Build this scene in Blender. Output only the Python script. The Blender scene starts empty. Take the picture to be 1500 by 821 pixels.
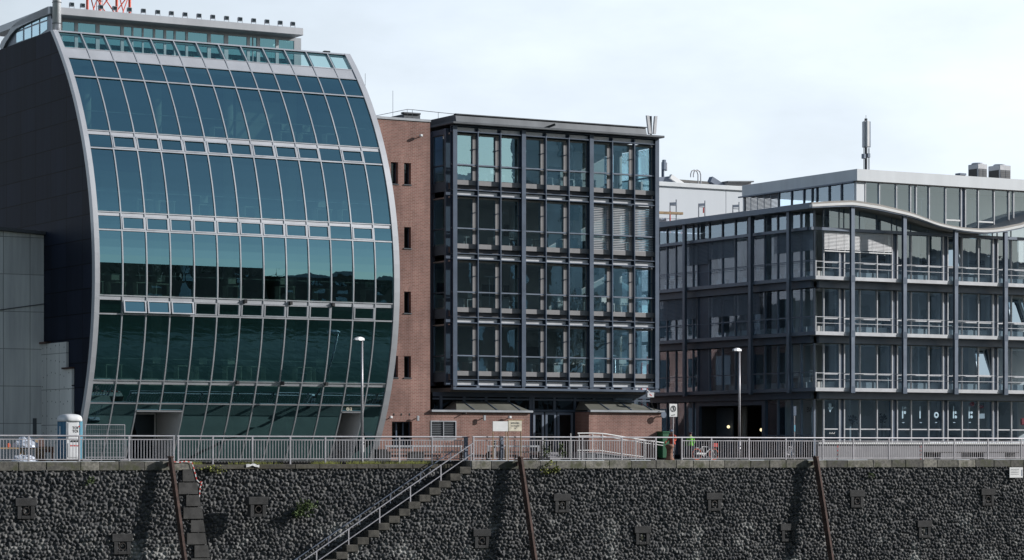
# Harbour quay with three office buildings, built as code.
CLOUD = (.62, 1.0); CLOUDCOL = (19.8, 21.9, 24.5); SKYSTR = .055; EXPO = 0.0; HARB = .36
FARH = (33.5, 28, 43, 27)
import bpy, bmesh, math, random
import numpy as np
from mathutils import Vector
random.seed(7); RNG = np.random.RandomState(11)
S = bpy.context.scene; COL = S.collection
PI = math.pi

# ------------------------------------------------------------------ survey frame
# X runs along the quay, Y goes inland (Y = 0 is the quay face), Z is up (0 = promenade).
TH = math.radians(30.3); ST, CT = math.sin(TH), math.cos(TH)
FOC, HOR, D0, ZC = 4000.0, 660.0, 150.0, 0.56
CAM = (-D0*ST, -D0*CT, ZC)
def B(px, py, b):
    """survey sight line (px, py) to the upright plane Y = b -> (X, Z)"""
    k = (px-750)/FOC; d = (b-CAM[1])/(CT-ST*k)
    return CAM[0]+d*(ST+CT*k), ZC+d*(HOR-py)/FOC
def A(px, py, X):
    """survey sight line to the upright plane X = const -> (Y, Z)"""
    k = (px-750)/FOC; d = (X-CAM[0])/(ST+CT*k)
    return CAM[1]+d*(CT-ST*k), ZC+d*(HOR-py)/FOC
def bx(px, b): return B(px, 660, b)[0]
def bz(px, py, b): return B(px, py, b)[1]

# ------------------------------------------------------------------ mesh helpers
LOC = {}
def tag(o, label=None, cat=None, group=None, kind=None):
    if label: o['label'] = label
    if cat: o['category'] = cat
    if group: o['group'] = group
    if kind: o['kind'] = kind
    return o
def thing(name, loc, label, cat, group=None):
    o = bpy.data.objects.new(name, None); COL.objects.link(o)
    o.empty_display_size = .3
    o.location = loc; LOC[o.name] = Vector(loc)
    return tag(o, label, cat, group)

class MB:
    def __init__(s): s.v = []; s.f = []; s.m = []; s.mi = 0
    def add(s, vs, fs):
        n = len(s.v); s.v += [tuple(p) for p in vs]
        for f in fs: s.f.append([i+n for i in f]); s.m.append(s.mi)
        return s
    def box(s, x0, x1, y0, y1, z0, z1):
        if x0 > x1: x0, x1 = x1, x0
        if y0 > y1: y0, y1 = y1, y0
        if z0 > z1: z0, z1 = z1, z0
        return s.add([(x0,y0,z0),(x1,y0,z0),(x1,y1,z0),(x0,y1,z0),(x0,y0,z1),(x1,y0,z1),(x1,y1,z1),(x0,y1,z1)],
              [(0,3,2,1),(4,5,6,7),(0,1,5,4),(1,2,6,5),(2,3,7,6),(3,0,4,7)])
    def bbox(s, x0, x1, y0, y1, z0, z1, r=.01):
        """box with chamfered edges"""
        if x0 > x1: x0, x1 = x1, x0
        if y0 > y1: y0, y1 = y1, y0
        if z0 > z1: z0, z1 = z1, z0
        r = min(r, (x1-x0)*.45, (y1-y0)*.45, (z1-z0)*.45)
        bm = bmesh.new(); bmesh.ops.create_cube(bm, size=1)
        for v in bm.verts:
            v.co = Vector((x0 if v.co.x < 0 else x1, y0 if v.co.y < 0 else y1, z0 if v.co.z < 0 else z1))
        bmesh.ops.bevel(bm, geom=bm.edges[:], offset=r, segments=1, affect='EDGES')
        bm.verts.index_update()
        s.add([v.co[:] for v in bm.verts], [[v.index for v in f.verts] for f in bm.faces]); bm.free()
        return s
    def quad(s, a, b, c, d): return s.add([a,b,c,d], [(0,1,2,3)])
    def prism(s, pts, axis, a0, a1):
        """extrude the polygon pts along axis 'x' (pts=(y,z)), 'y' (pts=(x,z)) or 'z' (pts=(x,y))"""
        ar = sum(pts[i][0]*pts[(i+1)%len(pts)][1]-pts[(i+1)%len(pts)][0]*pts[i][1] for i in range(len(pts)))
        if ar < 0: pts = pts[::-1]
        if a0 > a1: a0, a1 = a1, a0
        n = len(pts)
        if axis == 'x': f = lambda p, a: (a, p[0], p[1])
        elif axis == 'y': f = lambda p, a: (p[0], a, p[1])
        else: f = lambda p, a: (p[0], p[1], a)
        vs = [f(p, a0) for p in pts]+[f(p, a1) for p in pts]
        fl = axis == 'y'
        fs = []
        c0, c1 = list(range(n))[::-1], list(range(n, 2*n))
        if fl: c0, c1 = c0[::-1], c1[::-1]
        fs += [c0, c1]
        for i in range(n):
            j = (i+1) % n
            q = [i, j, j+n, i+n]
            fs.append(q[::-1] if fl else q)
        return s.add(vs, fs)
    def tube(s, p, q, r, n=6, r2=None):
        p, q = Vector(p), Vector(q); d = q-p
        if d.length < 1e-6: return s
        d.normalize(); r2 = r if r2 is None else r2
        u = d.cross(Vector((0,0,1)) if abs(d.z) < .9 else Vector((1,0,0))).normalized(); w = d.cross(u)
        vs = []
        for c, rr in ((p, r), (q, r2)):
            for i in range(n):
                a = 2*PI*i/n; vs.append(c+u*math.cos(a)*rr+w*math.sin(a)*rr)
        fs = [(i, (i+1) % n, (i+1) % n+n, i+n) for i in range(n)]+[tuple(range(n))[::-1], tuple(range(n, 2*n))]
        return s.add(vs, fs)
    def path(s, pts, r, n=6):
        for a, b in zip(pts, pts[1:]): s.tube(a, b, r, n)
        return s
    def bar(s, p, q, w, h):
        """flat bar from p to q, w wide sideways (xy), h tall"""
        p, q = Vector(p), Vector(q); d = (q-p).normalized()
        u = d.cross(Vector((0,0,1)))
        u = u.normalized() if u.length > 1e-4 else Vector((1,0,0)); k = u.cross(d)
        vs = [c+u*a*w/2+k*b*h/2 for c in (p, q) for a, b in ((-1,-1),(1,-1),(1,1),(-1,1))]
        return s.add(vs, [(3,2,1,0),(4,5,6,7),(0,1,5,4),(1,2,6,5),(2,3,7,6),(3,0,4,7)])
    def lathe(s, c, prof, n=14):
        vs = []; fs = []
        for r, z in prof:
            for i in range(n):
                a = 2*PI*i/n; vs.append((c[0]+r*math.cos(a), c[1]+r*math.sin(a), c[2]+z))
        for k in range(len(prof)-1):
            for i in range(n):
                j = (i+1) % n; fs.append((k*n+i, k*n+j, (k+1)*n+j, (k+1)*n+i))
        fs.append(tuple(range(n))[::-1]); m = (len(prof)-1)*n; fs.append(tuple(range(m, m+n)))
        return s.add(vs, fs)
    def disc(s, c, r, axis='y', t=.02, n=20):
        a = {'y': (0, t, 0), 'x': (t, 0, 0), 'z': (0, 0, t)}[axis]
        return s.tube(c, (c[0]+a[0], c[1]+a[1], c[2]+a[2]), r, n)
    def ring(s, c, R, r, axis='y', n=18, m=6):
        vs = []; fs = []
        for i in range(n):
            a = 2*PI*i/n
            for j in range(m):
                b = 2*PI*j/m; q = R+r*math.cos(b)
                p = (q*math.cos(a), r*math.sin(b), q*math.sin(a))
                if axis == 'x': p = (p[1], p[0], p[2])
                if axis == 'z': p = (p[0], p[2], p[1])
                vs.append((c[0]+p[0], c[1]+p[1], c[2]+p[2]))
        for i in range(n):
            for j in range(m):
                fs.append((i*m+j, i*m+(j+1) % m, ((i+1) % n)*m+(j+1) % m, ((i+1) % n)*m+j))
        return s.add(vs, fs)
    def sphere(s, c, r, n=12, m=8, sc=(1,1,1)):
        vs = [(c[0], c[1], c[2]+r*sc[2])]; fs = []
        for k in range(1, m):
            t = PI*k/m
            for i in range(n):
                a = 2*PI*i/n; vs.append((c[0]+r*sc[0]*math.sin(t)*math.cos(a), c[1]+r*sc[1]*math.sin(t)*math.sin(a), c[2]+r*sc[2]*math.cos(t)))
        vs.append((c[0], c[1], c[2]-r*sc[2]))
        for i in range(n): fs.append((0, 1+i, 1+(i+1) % n))
        for k in range(m-2):
            for i in range(n):
                a = 1+k*n; fs.append((a+i, a+n+i, a+n+(i+1) % n, a+(i+1) % n))
        a = 1+(m-2)*n
        for i in range(n): fs.append((a+i, len(vs)-1, a+(i+1) % n))
        return s.add(vs, fs)
    def build(s, name, mats, parent=None, smooth=False, label=None, cat=None, group=None, kind=None, base=None):
        if not s.v: return None
        if parent is not None: off = LOC[parent.name]
        elif base is not None: off = Vector(base)
        else:
            xs, ys, zs = zip(*s.v)
            off = Vector(((min(xs)+max(xs))/2, (min(ys)+max(ys))/2, min(zs)))
        me = bpy.data.meshes.new(name)
        me.from_pydata([(x-off[0], y-off[1], z-off[2]) for x, y, z in s.v], [], s.f)
        if not isinstance(mats, (list, tuple)): mats = [mats]
        for m in mats: me.materials.append(m)
        if len(mats) > 1: me.polygons.foreach_set('material_index', s.m)
        if smooth: me.polygons.foreach_set('use_smooth', [True]*len(me.polygons))
        o = bpy.data.objects.new(name, me); COL.objects.link(o)
        LOC[o.name] = off.copy()
        if parent is not None: o.parent = parent
        else: o.location = off
        return tag(o, label, cat, group, kind)
def dup(root, loc, label=None):
    def cp(o, par):
        c = o.copy(); COL.objects.link(c)
        if par is not None: c.parent = par
        for ch in o.children: cp(ch, c)
        return c
    r = cp(root, None); r.location = loc; LOC[r.name] = Vector(loc)
    if label: r['label'] = label
    return r
def text_mesh(txt, size, mat, name, parent, origin, flip=False, yoff=0, thick=.004, bold=0):
    """flat lettering facing the water (-Y) with its lower left corner at origin"""
    cu = bpy.data.curves.new(name, 'FONT'); cu.body = txt; cu.size = size; cu.extrude = thick; cu.offset = bold
    ob = bpy.data.objects.new('tmp', cu); COL.objects.link(ob)
    dg = bpy.context.evaluated_depsgraph_get(); me = bpy.data.meshes.new_from_object(ob.evaluated_get(dg))
    bpy.data.objects.remove(ob); mb = MB()
    vs = [(origin[0]+(-v.co.x if flip else v.co.x), origin[1]-v.co.z, origin[2]+v.co.y) for v in me.vertices]
    mb.add(vs, [list(p.vertices) for p in me.polygons]); bpy.data.meshes.remove(me)
    return mb.build(name, mat, parent)

# ------------------------------------------------------------------ materials
def newmat(name):
    m = bpy.data.materials.new(name); m.use_nodes = True
    nt = m.node_tree; nt.nodes.clear()
    out = nt.nodes.new('ShaderNodeOutputMaterial')
    return m, nt, out
def N(nt, t, **kw):
    n = nt.nodes.new(t)
    for k, v in kw.items():
        if k in n.inputs: n.inputs[k].default_value = v
        else: setattr(n, k, v)
    return n
def L(nt, a, b): nt.links.new(a, b)
def c4(c): return (c[0], c[1], c[2], 1)
def wobble(nt, vec, scale, c0, c1, detail=4, lo=.35, hi=.65):
    n = N(nt, 'ShaderNodeTexNoise', Scale=scale, Detail=detail, Roughness=.6); L(nt, vec, n.inputs['Vector'])
    r = N(nt, 'ShaderNodeMapRange'); r.inputs[1].default_value = lo; r.inputs[2].default_value = hi
    L(nt, n.outputs[0], r.inputs[0])
    mx = N(nt, 'ShaderNodeMix', data_type='RGBA'); mx.inputs[6].default_value = c4(c0); mx.inputs[7].default_value = c4(c1)
    L(nt, r.outputs[0], mx.inputs[0])
    return mx, n
def plain(name, col, rough=.5, metal=0, var=.12, scale=1.5, bump=0, spec=.5, streak=False):
    m, nt, out = newmat(name)
    p = N(nt, 'ShaderNodeBsdfPrincipled', Roughness=rough, Metallic=metal)
    p.inputs['Specular IOR Level'].default_value = spec
    g = N(nt, 'ShaderNodeNewGeometry'); vec = g.outputs['Position']
    if streak:
        mp = N(nt, 'ShaderNodeMapping'); mp.inputs['Scale'].default_value = (1, 1, .12); L(nt, vec, mp.inputs[0]); vec = mp.outputs[0]
    mx, n = wobble(nt, vec, scale, [c*(1-var) for c in col], [min(1, c*(1+var)) for c in col])
    L(nt, mx.outputs[2], p.inputs['Base Color'])
    rr = N(nt, 'ShaderNodeMapRange'); rr.inputs[3].default_value = max(.03, rough-.08); rr.inputs[4].default_value = min(1, rough+.08)
    L(nt, n.outputs[0], rr.inputs[0]); L(nt, rr.outputs[0], p.inputs['Roughness'])
    if bump:
        b = N(nt, 'ShaderNodeBump', Strength=bump, Distance=.02)
        n2 = N(nt, 'ShaderNodeTexNoise', Scale=scale*14, Detail=4); L(nt, g.outputs['Position'], n2.inputs['Vector'])
        L(nt, n2.outputs[0], b.inputs['Height']); L(nt, b.outputs[0], p.inputs['Normal'])
    L(nt, p.outputs[0], out.inputs[0])
    return m
def glass(name, refl, trans, wave=.02, wscale=.55, rough=0.0, fres=.35):
    """coated pane: tinted mirror reflection over a tinted see-through; never lit from inside"""
    m, nt, out = newmat(name)
    gl = N(nt, 'ShaderNodeBsdfGlossy', Color=c4(refl), Roughness=rough)
    tr = N(nt, 'ShaderNodeBsdfTransparent', Color=c4(trans))
    add = N(nt, 'ShaderNodeAddShader'); L(nt, gl.outputs[0], add.inputs[0]); L(nt, tr.outputs[0], add.inputs[1])
    g2 = N(nt, 'ShaderNodeBsdfGlossy', Color=(.9,.95,1,1), Roughness=rough)
    lw = N(nt, 'ShaderNodeFresnel', IOR=1.35)
    sc = N(nt, 'ShaderNodeMath', operation='MULTIPLY'); sc.inputs[1].default_value = fres; L(nt, lw.outputs[0], sc.inputs[0])
    mx = N(nt, 'ShaderNodeMixShader'); L(nt, sc.outputs[0], mx.inputs[0]); L(nt, add.outputs[0], mx.inputs[1]); L(nt, g2.outputs[0], mx.inputs[2])
    if wave:
        g = N(nt, 'ShaderNodeNewGeometry')
        n = N(nt, 'ShaderNodeTexNoise', Scale=wscale, Detail=2.5); L(nt, g.outputs['Position'], n.inputs['Vector'])
        b = N(nt, 'ShaderNodeBump', Strength=1, Distance=wave); L(nt, n.outputs[0], b.inputs['Height'])
        for q in (gl, g2): L(nt, b.outputs[0], q.inputs['Normal'])
    L(nt, mx.outputs[0], out.inputs[0])
    return m
def brick(name, c1, c2, mortar, bw=.25, rh=.083, horiz='X', rot=False, ms=.011):
    m, nt, out = newmat(name)
    p = N(nt, 'ShaderNodeBsdfPrincipled', Roughness=.85)
    p.inputs['Specular IOR Level'].default_value = .25
    g = N(nt, 'ShaderNodeNewGeometry'); sp = N(nt, 'ShaderNodeSeparateXYZ'); L(nt, g.outputs['Position'], sp.inputs[0])
    cb = N(nt, 'ShaderNodeCombineXYZ')
    a, b = sp.outputs[horiz], sp.outputs['Z']
    if rot: a, b = b, a
    L(nt, a, cb.inputs[0]); L(nt, b, cb.inputs[1])
    t = N(nt, 'ShaderNodeTexBrick'); L(nt, cb.outputs[0], t.inputs['Vector'])
    for k, v in (('Color1', c4(c1)), ('Color2', c4(c2)), ('Mortar', c4(mortar)), ('Scale', 1.0), ('Mortar Size', ms), ('Mortar Smooth', .15), ('Bias', 0.0), ('Brick Width', bw), ('Row Height', rh)):
        t.inputs[k].default_value = v
    mx, n = wobble(nt, g.outputs['Position'], .5, (.78,.76,.76), (1.15,1.12,1.1), detail=6)
    mu = N(nt, 'ShaderNodeMix', data_type='RGBA', blend_type='MULTIPLY'); mu.inputs[0].default_value = 1
    L(nt, t.outputs[0], mu.inputs[6]); L(nt, mx.outputs[2], mu.inputs[7]); L(nt, mu.outputs[2], p.inputs['Base Color'])
    ms_ = N(nt, 'ShaderNodeMapping'); ms_.inputs['Scale'].default_value = (1.6, 1.6, .16); L(nt, g.outputs['Position'], ms_.inputs[0])
    m2, n2 = wobble(nt, ms_.outputs[0], 1.1, (.74,.73,.74), (1.1,1.1,1.1), detail=5, lo=.3, hi=.6)
    mu2 = N(nt, 'ShaderNodeMix', data_type='RGBA', blend_type='MULTIPLY'); mu2.inputs[0].default_value = .8
    L(nt, mu.outputs[2], mu2.inputs[6]); L(nt, m2.outputs[2], mu2.inputs[7]); L(nt, mu2.outputs[2], p.inputs['Base Color'])
    bp = N(nt, 'ShaderNodeBump', Strength=.5, Distance=.008, invert=True); L(nt, t.outputs[1], bp.inputs['Height']); L(nt, bp.outputs[0], p.inputs['Normal'])
    L(nt, p.outputs[0], out.inputs[0])
    return m
def panelled(name, col, seam, bw, rh, horiz, rough, metal=0, var=.15, offset=0.0, ms=.02, streak=.5, spec=.5, holes=None, phase=(0,0), hz=(-99,99)):
    """large panels with open joints; optional rows of drilled anchor holes"""
    m, nt, out = newmat(name)
    p = N(nt, 'ShaderNodeBsdfPrincipled', Roughness=rough, Metallic=metal); p.inputs['Specular IOR Level'].default_value = spec
    g = N(nt, 'ShaderNodeNewGeometry'); sp = N(nt, 'ShaderNodeSeparateXYZ'); L(nt, g.outputs['Position'], sp.inputs[0])
    cb = N(nt, 'ShaderNodeCombineXYZ'); L(nt, sp.outputs[horiz], cb.inputs[0]); L(nt, sp.outputs['Z'], cb.inputs[1])
    mp0 = N(nt, 'ShaderNodeMapping'); mp0.inputs['Location'].default_value = (phase[0], phase[1], 0); L(nt, cb.outputs[0], mp0.inputs[0])
    t = N(nt, 'ShaderNodeTexBrick', offset=offset); L(nt, mp0.outputs[0], t.inputs['Vector'])
    for k, v in (('Color1', c4([c*(1-var) for c in col])), ('Color2', c4([c*(1+var) for c in col])), ('Mortar', c4(seam)), ('Scale', 1.0), ('Mortar Size', ms), ('Mortar Smooth', .1), ('Bias', 0.0), ('Brick Width', bw), ('Row Height', rh)):
        t.inputs[k].default_value = v
    mp = N(nt, 'ShaderNodeMapping'); mp.inputs['Scale'].default_value = (1.2, 1.2, .1 if streak else 1); L(nt, g.outputs['Position'], mp.inputs[0])
    mx, n = wobble(nt, mp.outputs[0], .9, (.75,.75,.77), (1.2,1.2,1.18), detail=5)
    mu = N(nt, 'ShaderNodeMix', data_type='RGBA', blend_type='MULTIPLY'); mu.inputs[0].default_value = streak if streak else .4
    L(nt, t.outputs[0], mu.inputs[6]); L(nt, mx.outputs[2], mu.inputs[7]); col_out = mu.outputs[2]
    if holes:
        mh = N(nt, 'ShaderNodeMapping'); mh.inputs['Scale'].default_value = (1/holes, 1/holes/1.2, 1); L(nt, cb.outputs[0], mh.inputs[0])
        vo = N(nt, 'ShaderNodeTexVoronoi', Scale=1.0, Randomness=.35, voronoi_dimensions='2D'); L(nt, mh.outputs[0], vo.inputs['Vector'])
        lt = N(nt, 'ShaderNodeMath', operation='LESS_THAN'); lt.inputs[1].default_value = .055; L(nt, vo.outputs['Distance'], lt.inputs[0])
        z0 = N(nt, 'ShaderNodeMath', operation='GREATER_THAN'); z0.inputs[1].default_value = hz[0]; L(nt, sp.outputs['Z'], z0.inputs[0])
        z1 = N(nt, 'ShaderNodeMath', operation='LESS_THAN'); z1.inputs[1].default_value = hz[1]; L(nt, sp.outputs['Z'], z1.inputs[0])
        ml = N(nt, 'ShaderNodeMath', operation='MULTIPLY'); L(nt, z0.outputs[0], ml.inputs[0]); L(nt, z1.outputs[0], ml.inputs[1])
        m2 = N(nt, 'ShaderNodeMath', operation='MULTIPLY'); L(nt, ml.outputs[0], m2.inputs[0]); L(nt, lt.outputs[0], m2.inputs[1])
        mx3 = N(nt, 'ShaderNodeMix', data_type='RGBA'); mx3.inputs[7].default_value = (.03,.025,.02,1)
        L(nt, m2.outputs[0], mx3.inputs[0]); L(nt, col_out, mx3.inputs[6]); col_out = mx3.outputs[2]
    L(nt, col_out, p.inputs['Base Color'])
    bp = N(nt, 'ShaderNodeBump', Strength=.5, Distance=.012, invert=True); L(nt, t.outputs[1], bp.inputs['Height']); L(nt, bp.outputs[0], p.inputs['Normal'])
    L(nt, p.outputs[0], out.inputs[0])
    return m
def attr_stone(name, attr, c0, c1, stain, zs, rough=.8, stain_amt=.6, grain=30, moss=None):
    """stone whose tone differs stone by stone (attribute), with grain and lime stains"""
    m, nt, out = newmat(name)
    p = N(nt, 'ShaderNodeBsdfPrincipled', Roughness=rough); p.inputs['Specular IOR Level'].default_value = .35
    g = N(nt, 'ShaderNodeNewGeometry'); at = N(nt, 'ShaderNodeAttribute', attribute_name=attr)
    mx = N(nt, 'ShaderNodeMix', data_type='RGBA'); mx.inputs[6].default_value = c4(c0); mx.inputs[7].default_value = c4(c1)
    L(nt, at.outputs['Fac'], mx.inputs[0])
    w, n = wobble(nt, g.outputs['Position'], 7, (.6,.6,.62), (1.35,1.33,1.28), detail=6)
    mu = N(nt, 'ShaderNodeMix', data_type='RGBA', blend_type='MULTIPLY'); mu.inputs[0].default_value = 1
    L(nt, mx.outputs[2], mu.inputs[6]); L(nt, w.outputs[2], mu.inputs[7]); res = mu.outputs[2]
    sp = N(nt, 'ShaderNodeSeparateXYZ'); L(nt, g.outputs['Position'], sp.inputs[0])
    if stain:
        n1 = N(nt, 'ShaderNodeTexNoise', Scale=.55, Detail=7, Roughness=.72); L(nt, g.outputs['Position'], n1.inputs['Vector'])
        r1 = N(nt, 'ShaderNodeMapRange'); r1.inputs[1].default_value = .53; r1.inputs[2].default_value = .66; L(nt, n1.outputs[0], r1.inputs[0])
        rz = N(nt, 'ShaderNodeMapRange'); rz.inputs[1].default_value = zs[0]; rz.inputs[2].default_value = zs[1]; L(nt, sp.outputs['Z'], rz.inputs[0])
        ml = N(nt, 'ShaderNodeMath', operation='MULTIPLY'); L(nt, r1.outputs[0], ml.inputs[0]); L(nt, rz.outputs[0], ml.inputs[1])
        m2 = N(nt, 'ShaderNodeMath', operation='MULTIPLY'); m2.inputs[1].default_value = stain_amt; L(nt, ml.outputs[0], m2.inputs[0])
        m3 = N(nt, 'ShaderNodeMix', data_type='RGBA'); m3.inputs[7].default_value = c4(stain); L(nt, m2.outputs[0], m3.inputs[0]); L(nt, res, m3.inputs[6]); res = m3.outputs[2]
    if moss:
        n1 = N(nt, 'ShaderNodeTexNoise', Scale=1.3, Detail=6, Roughness=.7); L(nt, g.outputs['Position'], n1.inputs['Vector'])
        r1 = N(nt, 'ShaderNodeMapRange'); r1.inputs[1].default_value = .48; r1.inputs[2].default_value = .66; L(nt, n1.outputs[0], r1.inputs[0])
        m3 = N(nt, 'ShaderNodeMix', data_type='RGBA'); m3.inputs[7].default_value = c4(moss); L(nt, r1.outputs[0], m3.inputs[0]); L(nt, res, m3.inputs[6]); res = m3.outputs[2]
    L(nt, res, p.inputs['Base Color'])
    n2 = N(nt, 'ShaderNodeTexNoise', Scale=grain, Detail=4); L(nt, g.outputs['Position'], n2.inputs['Vector'])
    bp = N(nt, 'ShaderNodeBump', Strength=.35, Distance=.012); L(nt, n2.outputs[0], bp.inputs['Height']); L(nt, bp.outputs[0], p.inputs['Normal'])
    L(nt, p.outputs[0], out.inputs[0])
    return m
def lamp_mat(name, col, e):
    m, nt, out = newmat(name); em = N(nt, 'ShaderNodeEmission', Color=c4(col), Strength=e); L(nt, em.outputs[0], out.inputs[0]); return m

M = {}
M['alu'] = plain('pale_aluminium', (.47,.49,.525), .38, .35, .08, 1.2, streak=True)
M['alu_panel'] = plain('aluminium_sheet', (.49,.505,.54), .42, .25, .06, .8, streak=True)
M['alu_dull'] = plain('dull_aluminium', (.36,.38,.41), .45, .3, .1, 1.0, streak=True)
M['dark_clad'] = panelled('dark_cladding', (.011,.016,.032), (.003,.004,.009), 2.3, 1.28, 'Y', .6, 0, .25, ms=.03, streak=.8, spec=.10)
M['conc_wall'] = panelled('board_concrete', (.72,.73,.72), (.30,.30,.30), 1.5, 2.0, 'X', .9, 0, .12, ms=.018, streak=.9)
M['conc_wall_y'] = panelled('board_concrete_return', (.74,.74,.72), (.30,.30,.30), 1.9, 1.9, 'Y', .9, 0, .08, ms=.02, streak=.5, holes=.62, hz=(.9,9.2))
M['zinc'] = plain('zinc_sheet', (.105,.115,.128), .45, .3, .15, .8, streak=True)
M['steel_blue'] = plain('dark_blue_steel', (.075,.105,.155), .45, .1, .12, 1.2)
M['steel_mid'] = plain('mid_grey_steel', (.16,.195,.255), .42, .2, .1, 1.2)
M['steel_light'] = plain('light_grey_steel', (.56,.57,.60), .4, .15, .08, 1.2)
M['sill'] = plain('warm_grey_panel', (.235,.232,.24), .55, 0, .08, 1.5)
M['soffit'] = plain('soffit_board', (.10,.095,.09), .6, 0, .15, .8)
M['soffit_light'] = plain('soffit_pale_board', (.30,.28,.26), .6, 0, .1, .8)
M['brick'] = brick('red_brick', (.295,.160,.135), (.225,.12,.098), (.35,.29,.265))
M['brick_v'] = brick('red_brick_upright', (.295,.160,.135), (.225,.12,.098), (.35,.29,.265), rot=True)
M['brick_side'] = brick('red_brick_return', (.295,.160,.135), (.225,.12,.098), (.35,.29,.265), horiz='Y')
M['white_paint'] = plain('white_paint', (.78,.78,.78), .4, 0, .04, 2)
M['door_panel'] = plain('pale_door_panel', (.82,.81,.83), .5, 0, .06, 1)
M['black'] = plain('black_plastic', (.02,.02,.022), .45, 0, .1, 3)
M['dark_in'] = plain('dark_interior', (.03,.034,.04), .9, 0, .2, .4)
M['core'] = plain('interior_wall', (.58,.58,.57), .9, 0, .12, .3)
M['slab'] = plain('interior_slab', (.52,.52,.51), .9, 0, .1, .5)
M['carpet'] = plain('interior_floor', (.12,.12,.13), .9, 0, .2, .5)
M['desk'] = plain('desk_board', (.74,.73,.7), .5, 0, .05, 2)
M['curtain'] = plain('curtain', (.42,.47,.48), .9, 0, .15, 6, streak=True)
M['red_paint'] = plain('red_mast_paint', (.62,.09,.05), .5, 0, .1, 1.5)
M['galv'] = plain('galvanised_steel', (.44,.43,.46), .42, .3, .1, 2)
M['galv_blue'] = plain('blue_grey_post', (.16,.19,.25), .45, .2, .1, 2)
M['chrome'] = plain('bright_flue_steel', (.74,.76,.79), .42, .5, .05, 1)
M['rust'] = plain('rusty_steel', (.085,.05,.042), .8, .1, .45, 3, bump=.4)
M['rust_b'] = plain('rusty_iron', (.20,.10,.068), .75, .1, .5, 5, bump=.4)
M['iron'] = plain('dark_iron', (.035,.03,.028), .65, .4, .3, 5)
M['stone_dark'] = plain('dark_cut_stone', (.052,.051,.050), .85, 0, .35, 2.5, bump=.5)
M['stone_niche'] = plain('niche_stone', (.036,.036,.037), .9, 0, .4, 3, bump=.6)
M['far_pale'] = plain('pale_warehouse_render', (.33,.35,.36), .9, 0, .15, .2)
M['stone_step'] = plain('worn_step_stone', (.06,.056,.048), .85, 0, .5, 3, bump=.5)
M['plinth'] = plain('grey_plinth', (.25,.245,.262), .8, 0, .08, .9, bump=.15)
M['pave'] = plain('promenade_paving', (.10,.105,.09), .9, 0, .2, .7, bump=.3)
M['far_ground'] = plain('far_bank_ground', (.10,.11,.085), .9, 0, .3, .05)
M['tpl_blue'] = plain('blue_cabin_plastic', (.018,.14,.26), .4, 0, .08, 2)
M['tpl_light'] = plain('light_blue_cabin_plastic', (.16,.42,.56), .4, 0, .06, 2)
M['tpl_white'] = plain('white_cabin_plastic', (.74,.75,.77), .38, 0, .05, 2)
M['tape_red'] = plain('red_tape', (.60,.05,.04), .5, 0, .05, 3)
M['orange'] = plain('orange_red_paint', (.70,.13,.06), .5, 0, .08, 3)
M['leaf'] = plain('leaf_green', (.07,.105,.03), .65, 0, .4, 4)
M['grass'] = plain('dry_grass', (.22,.24,.06), .8, 0, .4, 3)
M['sheet'] = plain('plastic_sheet', (.55,.60,.70), .35, 0, .1, 2)
M['timber'] = plain('timber', (.32,.22,.12), .7, 0, .3, 3)
M['beige_sign'] = plain('weathered_sign_board', (.60,.55,.44), .6, 0, .22, 5)
M['ink'] = plain('sign_ink', (.045,.05,.055), .6, 0, .1, 3)
M['ink_blue'] = plain('pale_blue_film', (.42,.60,.72), .5, 0, .04, 3)
M['skin'] = plain('skin', (.42,.25,.18), .55, 0, .06, 8)
M['hivis'] = plain('green_hi_vis_cloth', (.22,.66,.08), .8, 0, .1, 6)
M['redcloth'] = plain('orange_red_cloth', (.48,.07,.035), .8, 0, .15, 6)
M['navy'] = plain('dark_trousers', (.025,.03,.045), .85, 0, .2, 6)
M['cap_blue'] = plain('pale_blue_cap', (.32,.40,.55), .8, 0, .1, 8)
M['cap_dark'] = plain('dark_plum_cap', (.045,.02,.035), .8, 0, .1, 8)
M['bin'] = plain('green_bin_plastic', (.012,.10,.045), .45, 0, .1, 2)
M['white_render'] = panelled('pale_facade_panels', (.62,.66,.71), (.34,.37,.42), 6.6, 4.6, 'X', .6, 0, .02, ms=.05, streak=.1)
M['roof_tile'] = plain('brown_grey_roofing', (.15,.14,.125), .9, 0, .2, 2, bump=.3)
M['shed_blue'] = plain('blue_grey_metal_roof', (.16,.19,.25), .4, .2, .1, 1)
M['pent'] = plain('pale_render_fascia', (.70,.73,.76), .6, 0, .05, 1.0, streak=True)
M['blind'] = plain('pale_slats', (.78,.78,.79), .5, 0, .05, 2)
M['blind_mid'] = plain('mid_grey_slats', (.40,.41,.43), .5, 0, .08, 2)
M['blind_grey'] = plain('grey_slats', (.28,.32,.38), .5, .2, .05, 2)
M['glass_curve'] = glass('teal_curved_glass', (.215,.415,.475), (.19,.28,.26), .0035, .5, fres=.25)
M['glass_par'] = glass('clear_teal_parapet_glass', (.07,.13,.14), (.50,.68,.68), .004, .6, fres=.2)
M['glass_mid'] = glass('blue_green_glass', (.38,.60,.70), (.46,.57,.60), .0016, .9, fres=.3)
M['glass_right'] = glass('clear_grey_glass', (.20,.245,.29), (.64,.75,.82), .002, .8, fres=.35)
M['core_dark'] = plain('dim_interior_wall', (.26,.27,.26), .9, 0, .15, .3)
M['glass_open'] = glass('tilted_sky_glass', (.62,.78,.88), (.1,.12,.12), .001, .8, fres=.3)
M['glass_dark'] = glass('dark_glass', (.05,.065,.075), (.12,.15,.16), .01, .8, fres=.3)
M['glass_clear'] = glass('clear_shopfront_glass', (.12,.15,.175), (.66,.76,.83), .002, .8, fres=.35)
M['roof_gloss'] = plain('green_grey_roof_glass', (.20,.20,.175), .3, .1, .15, .8)
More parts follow.
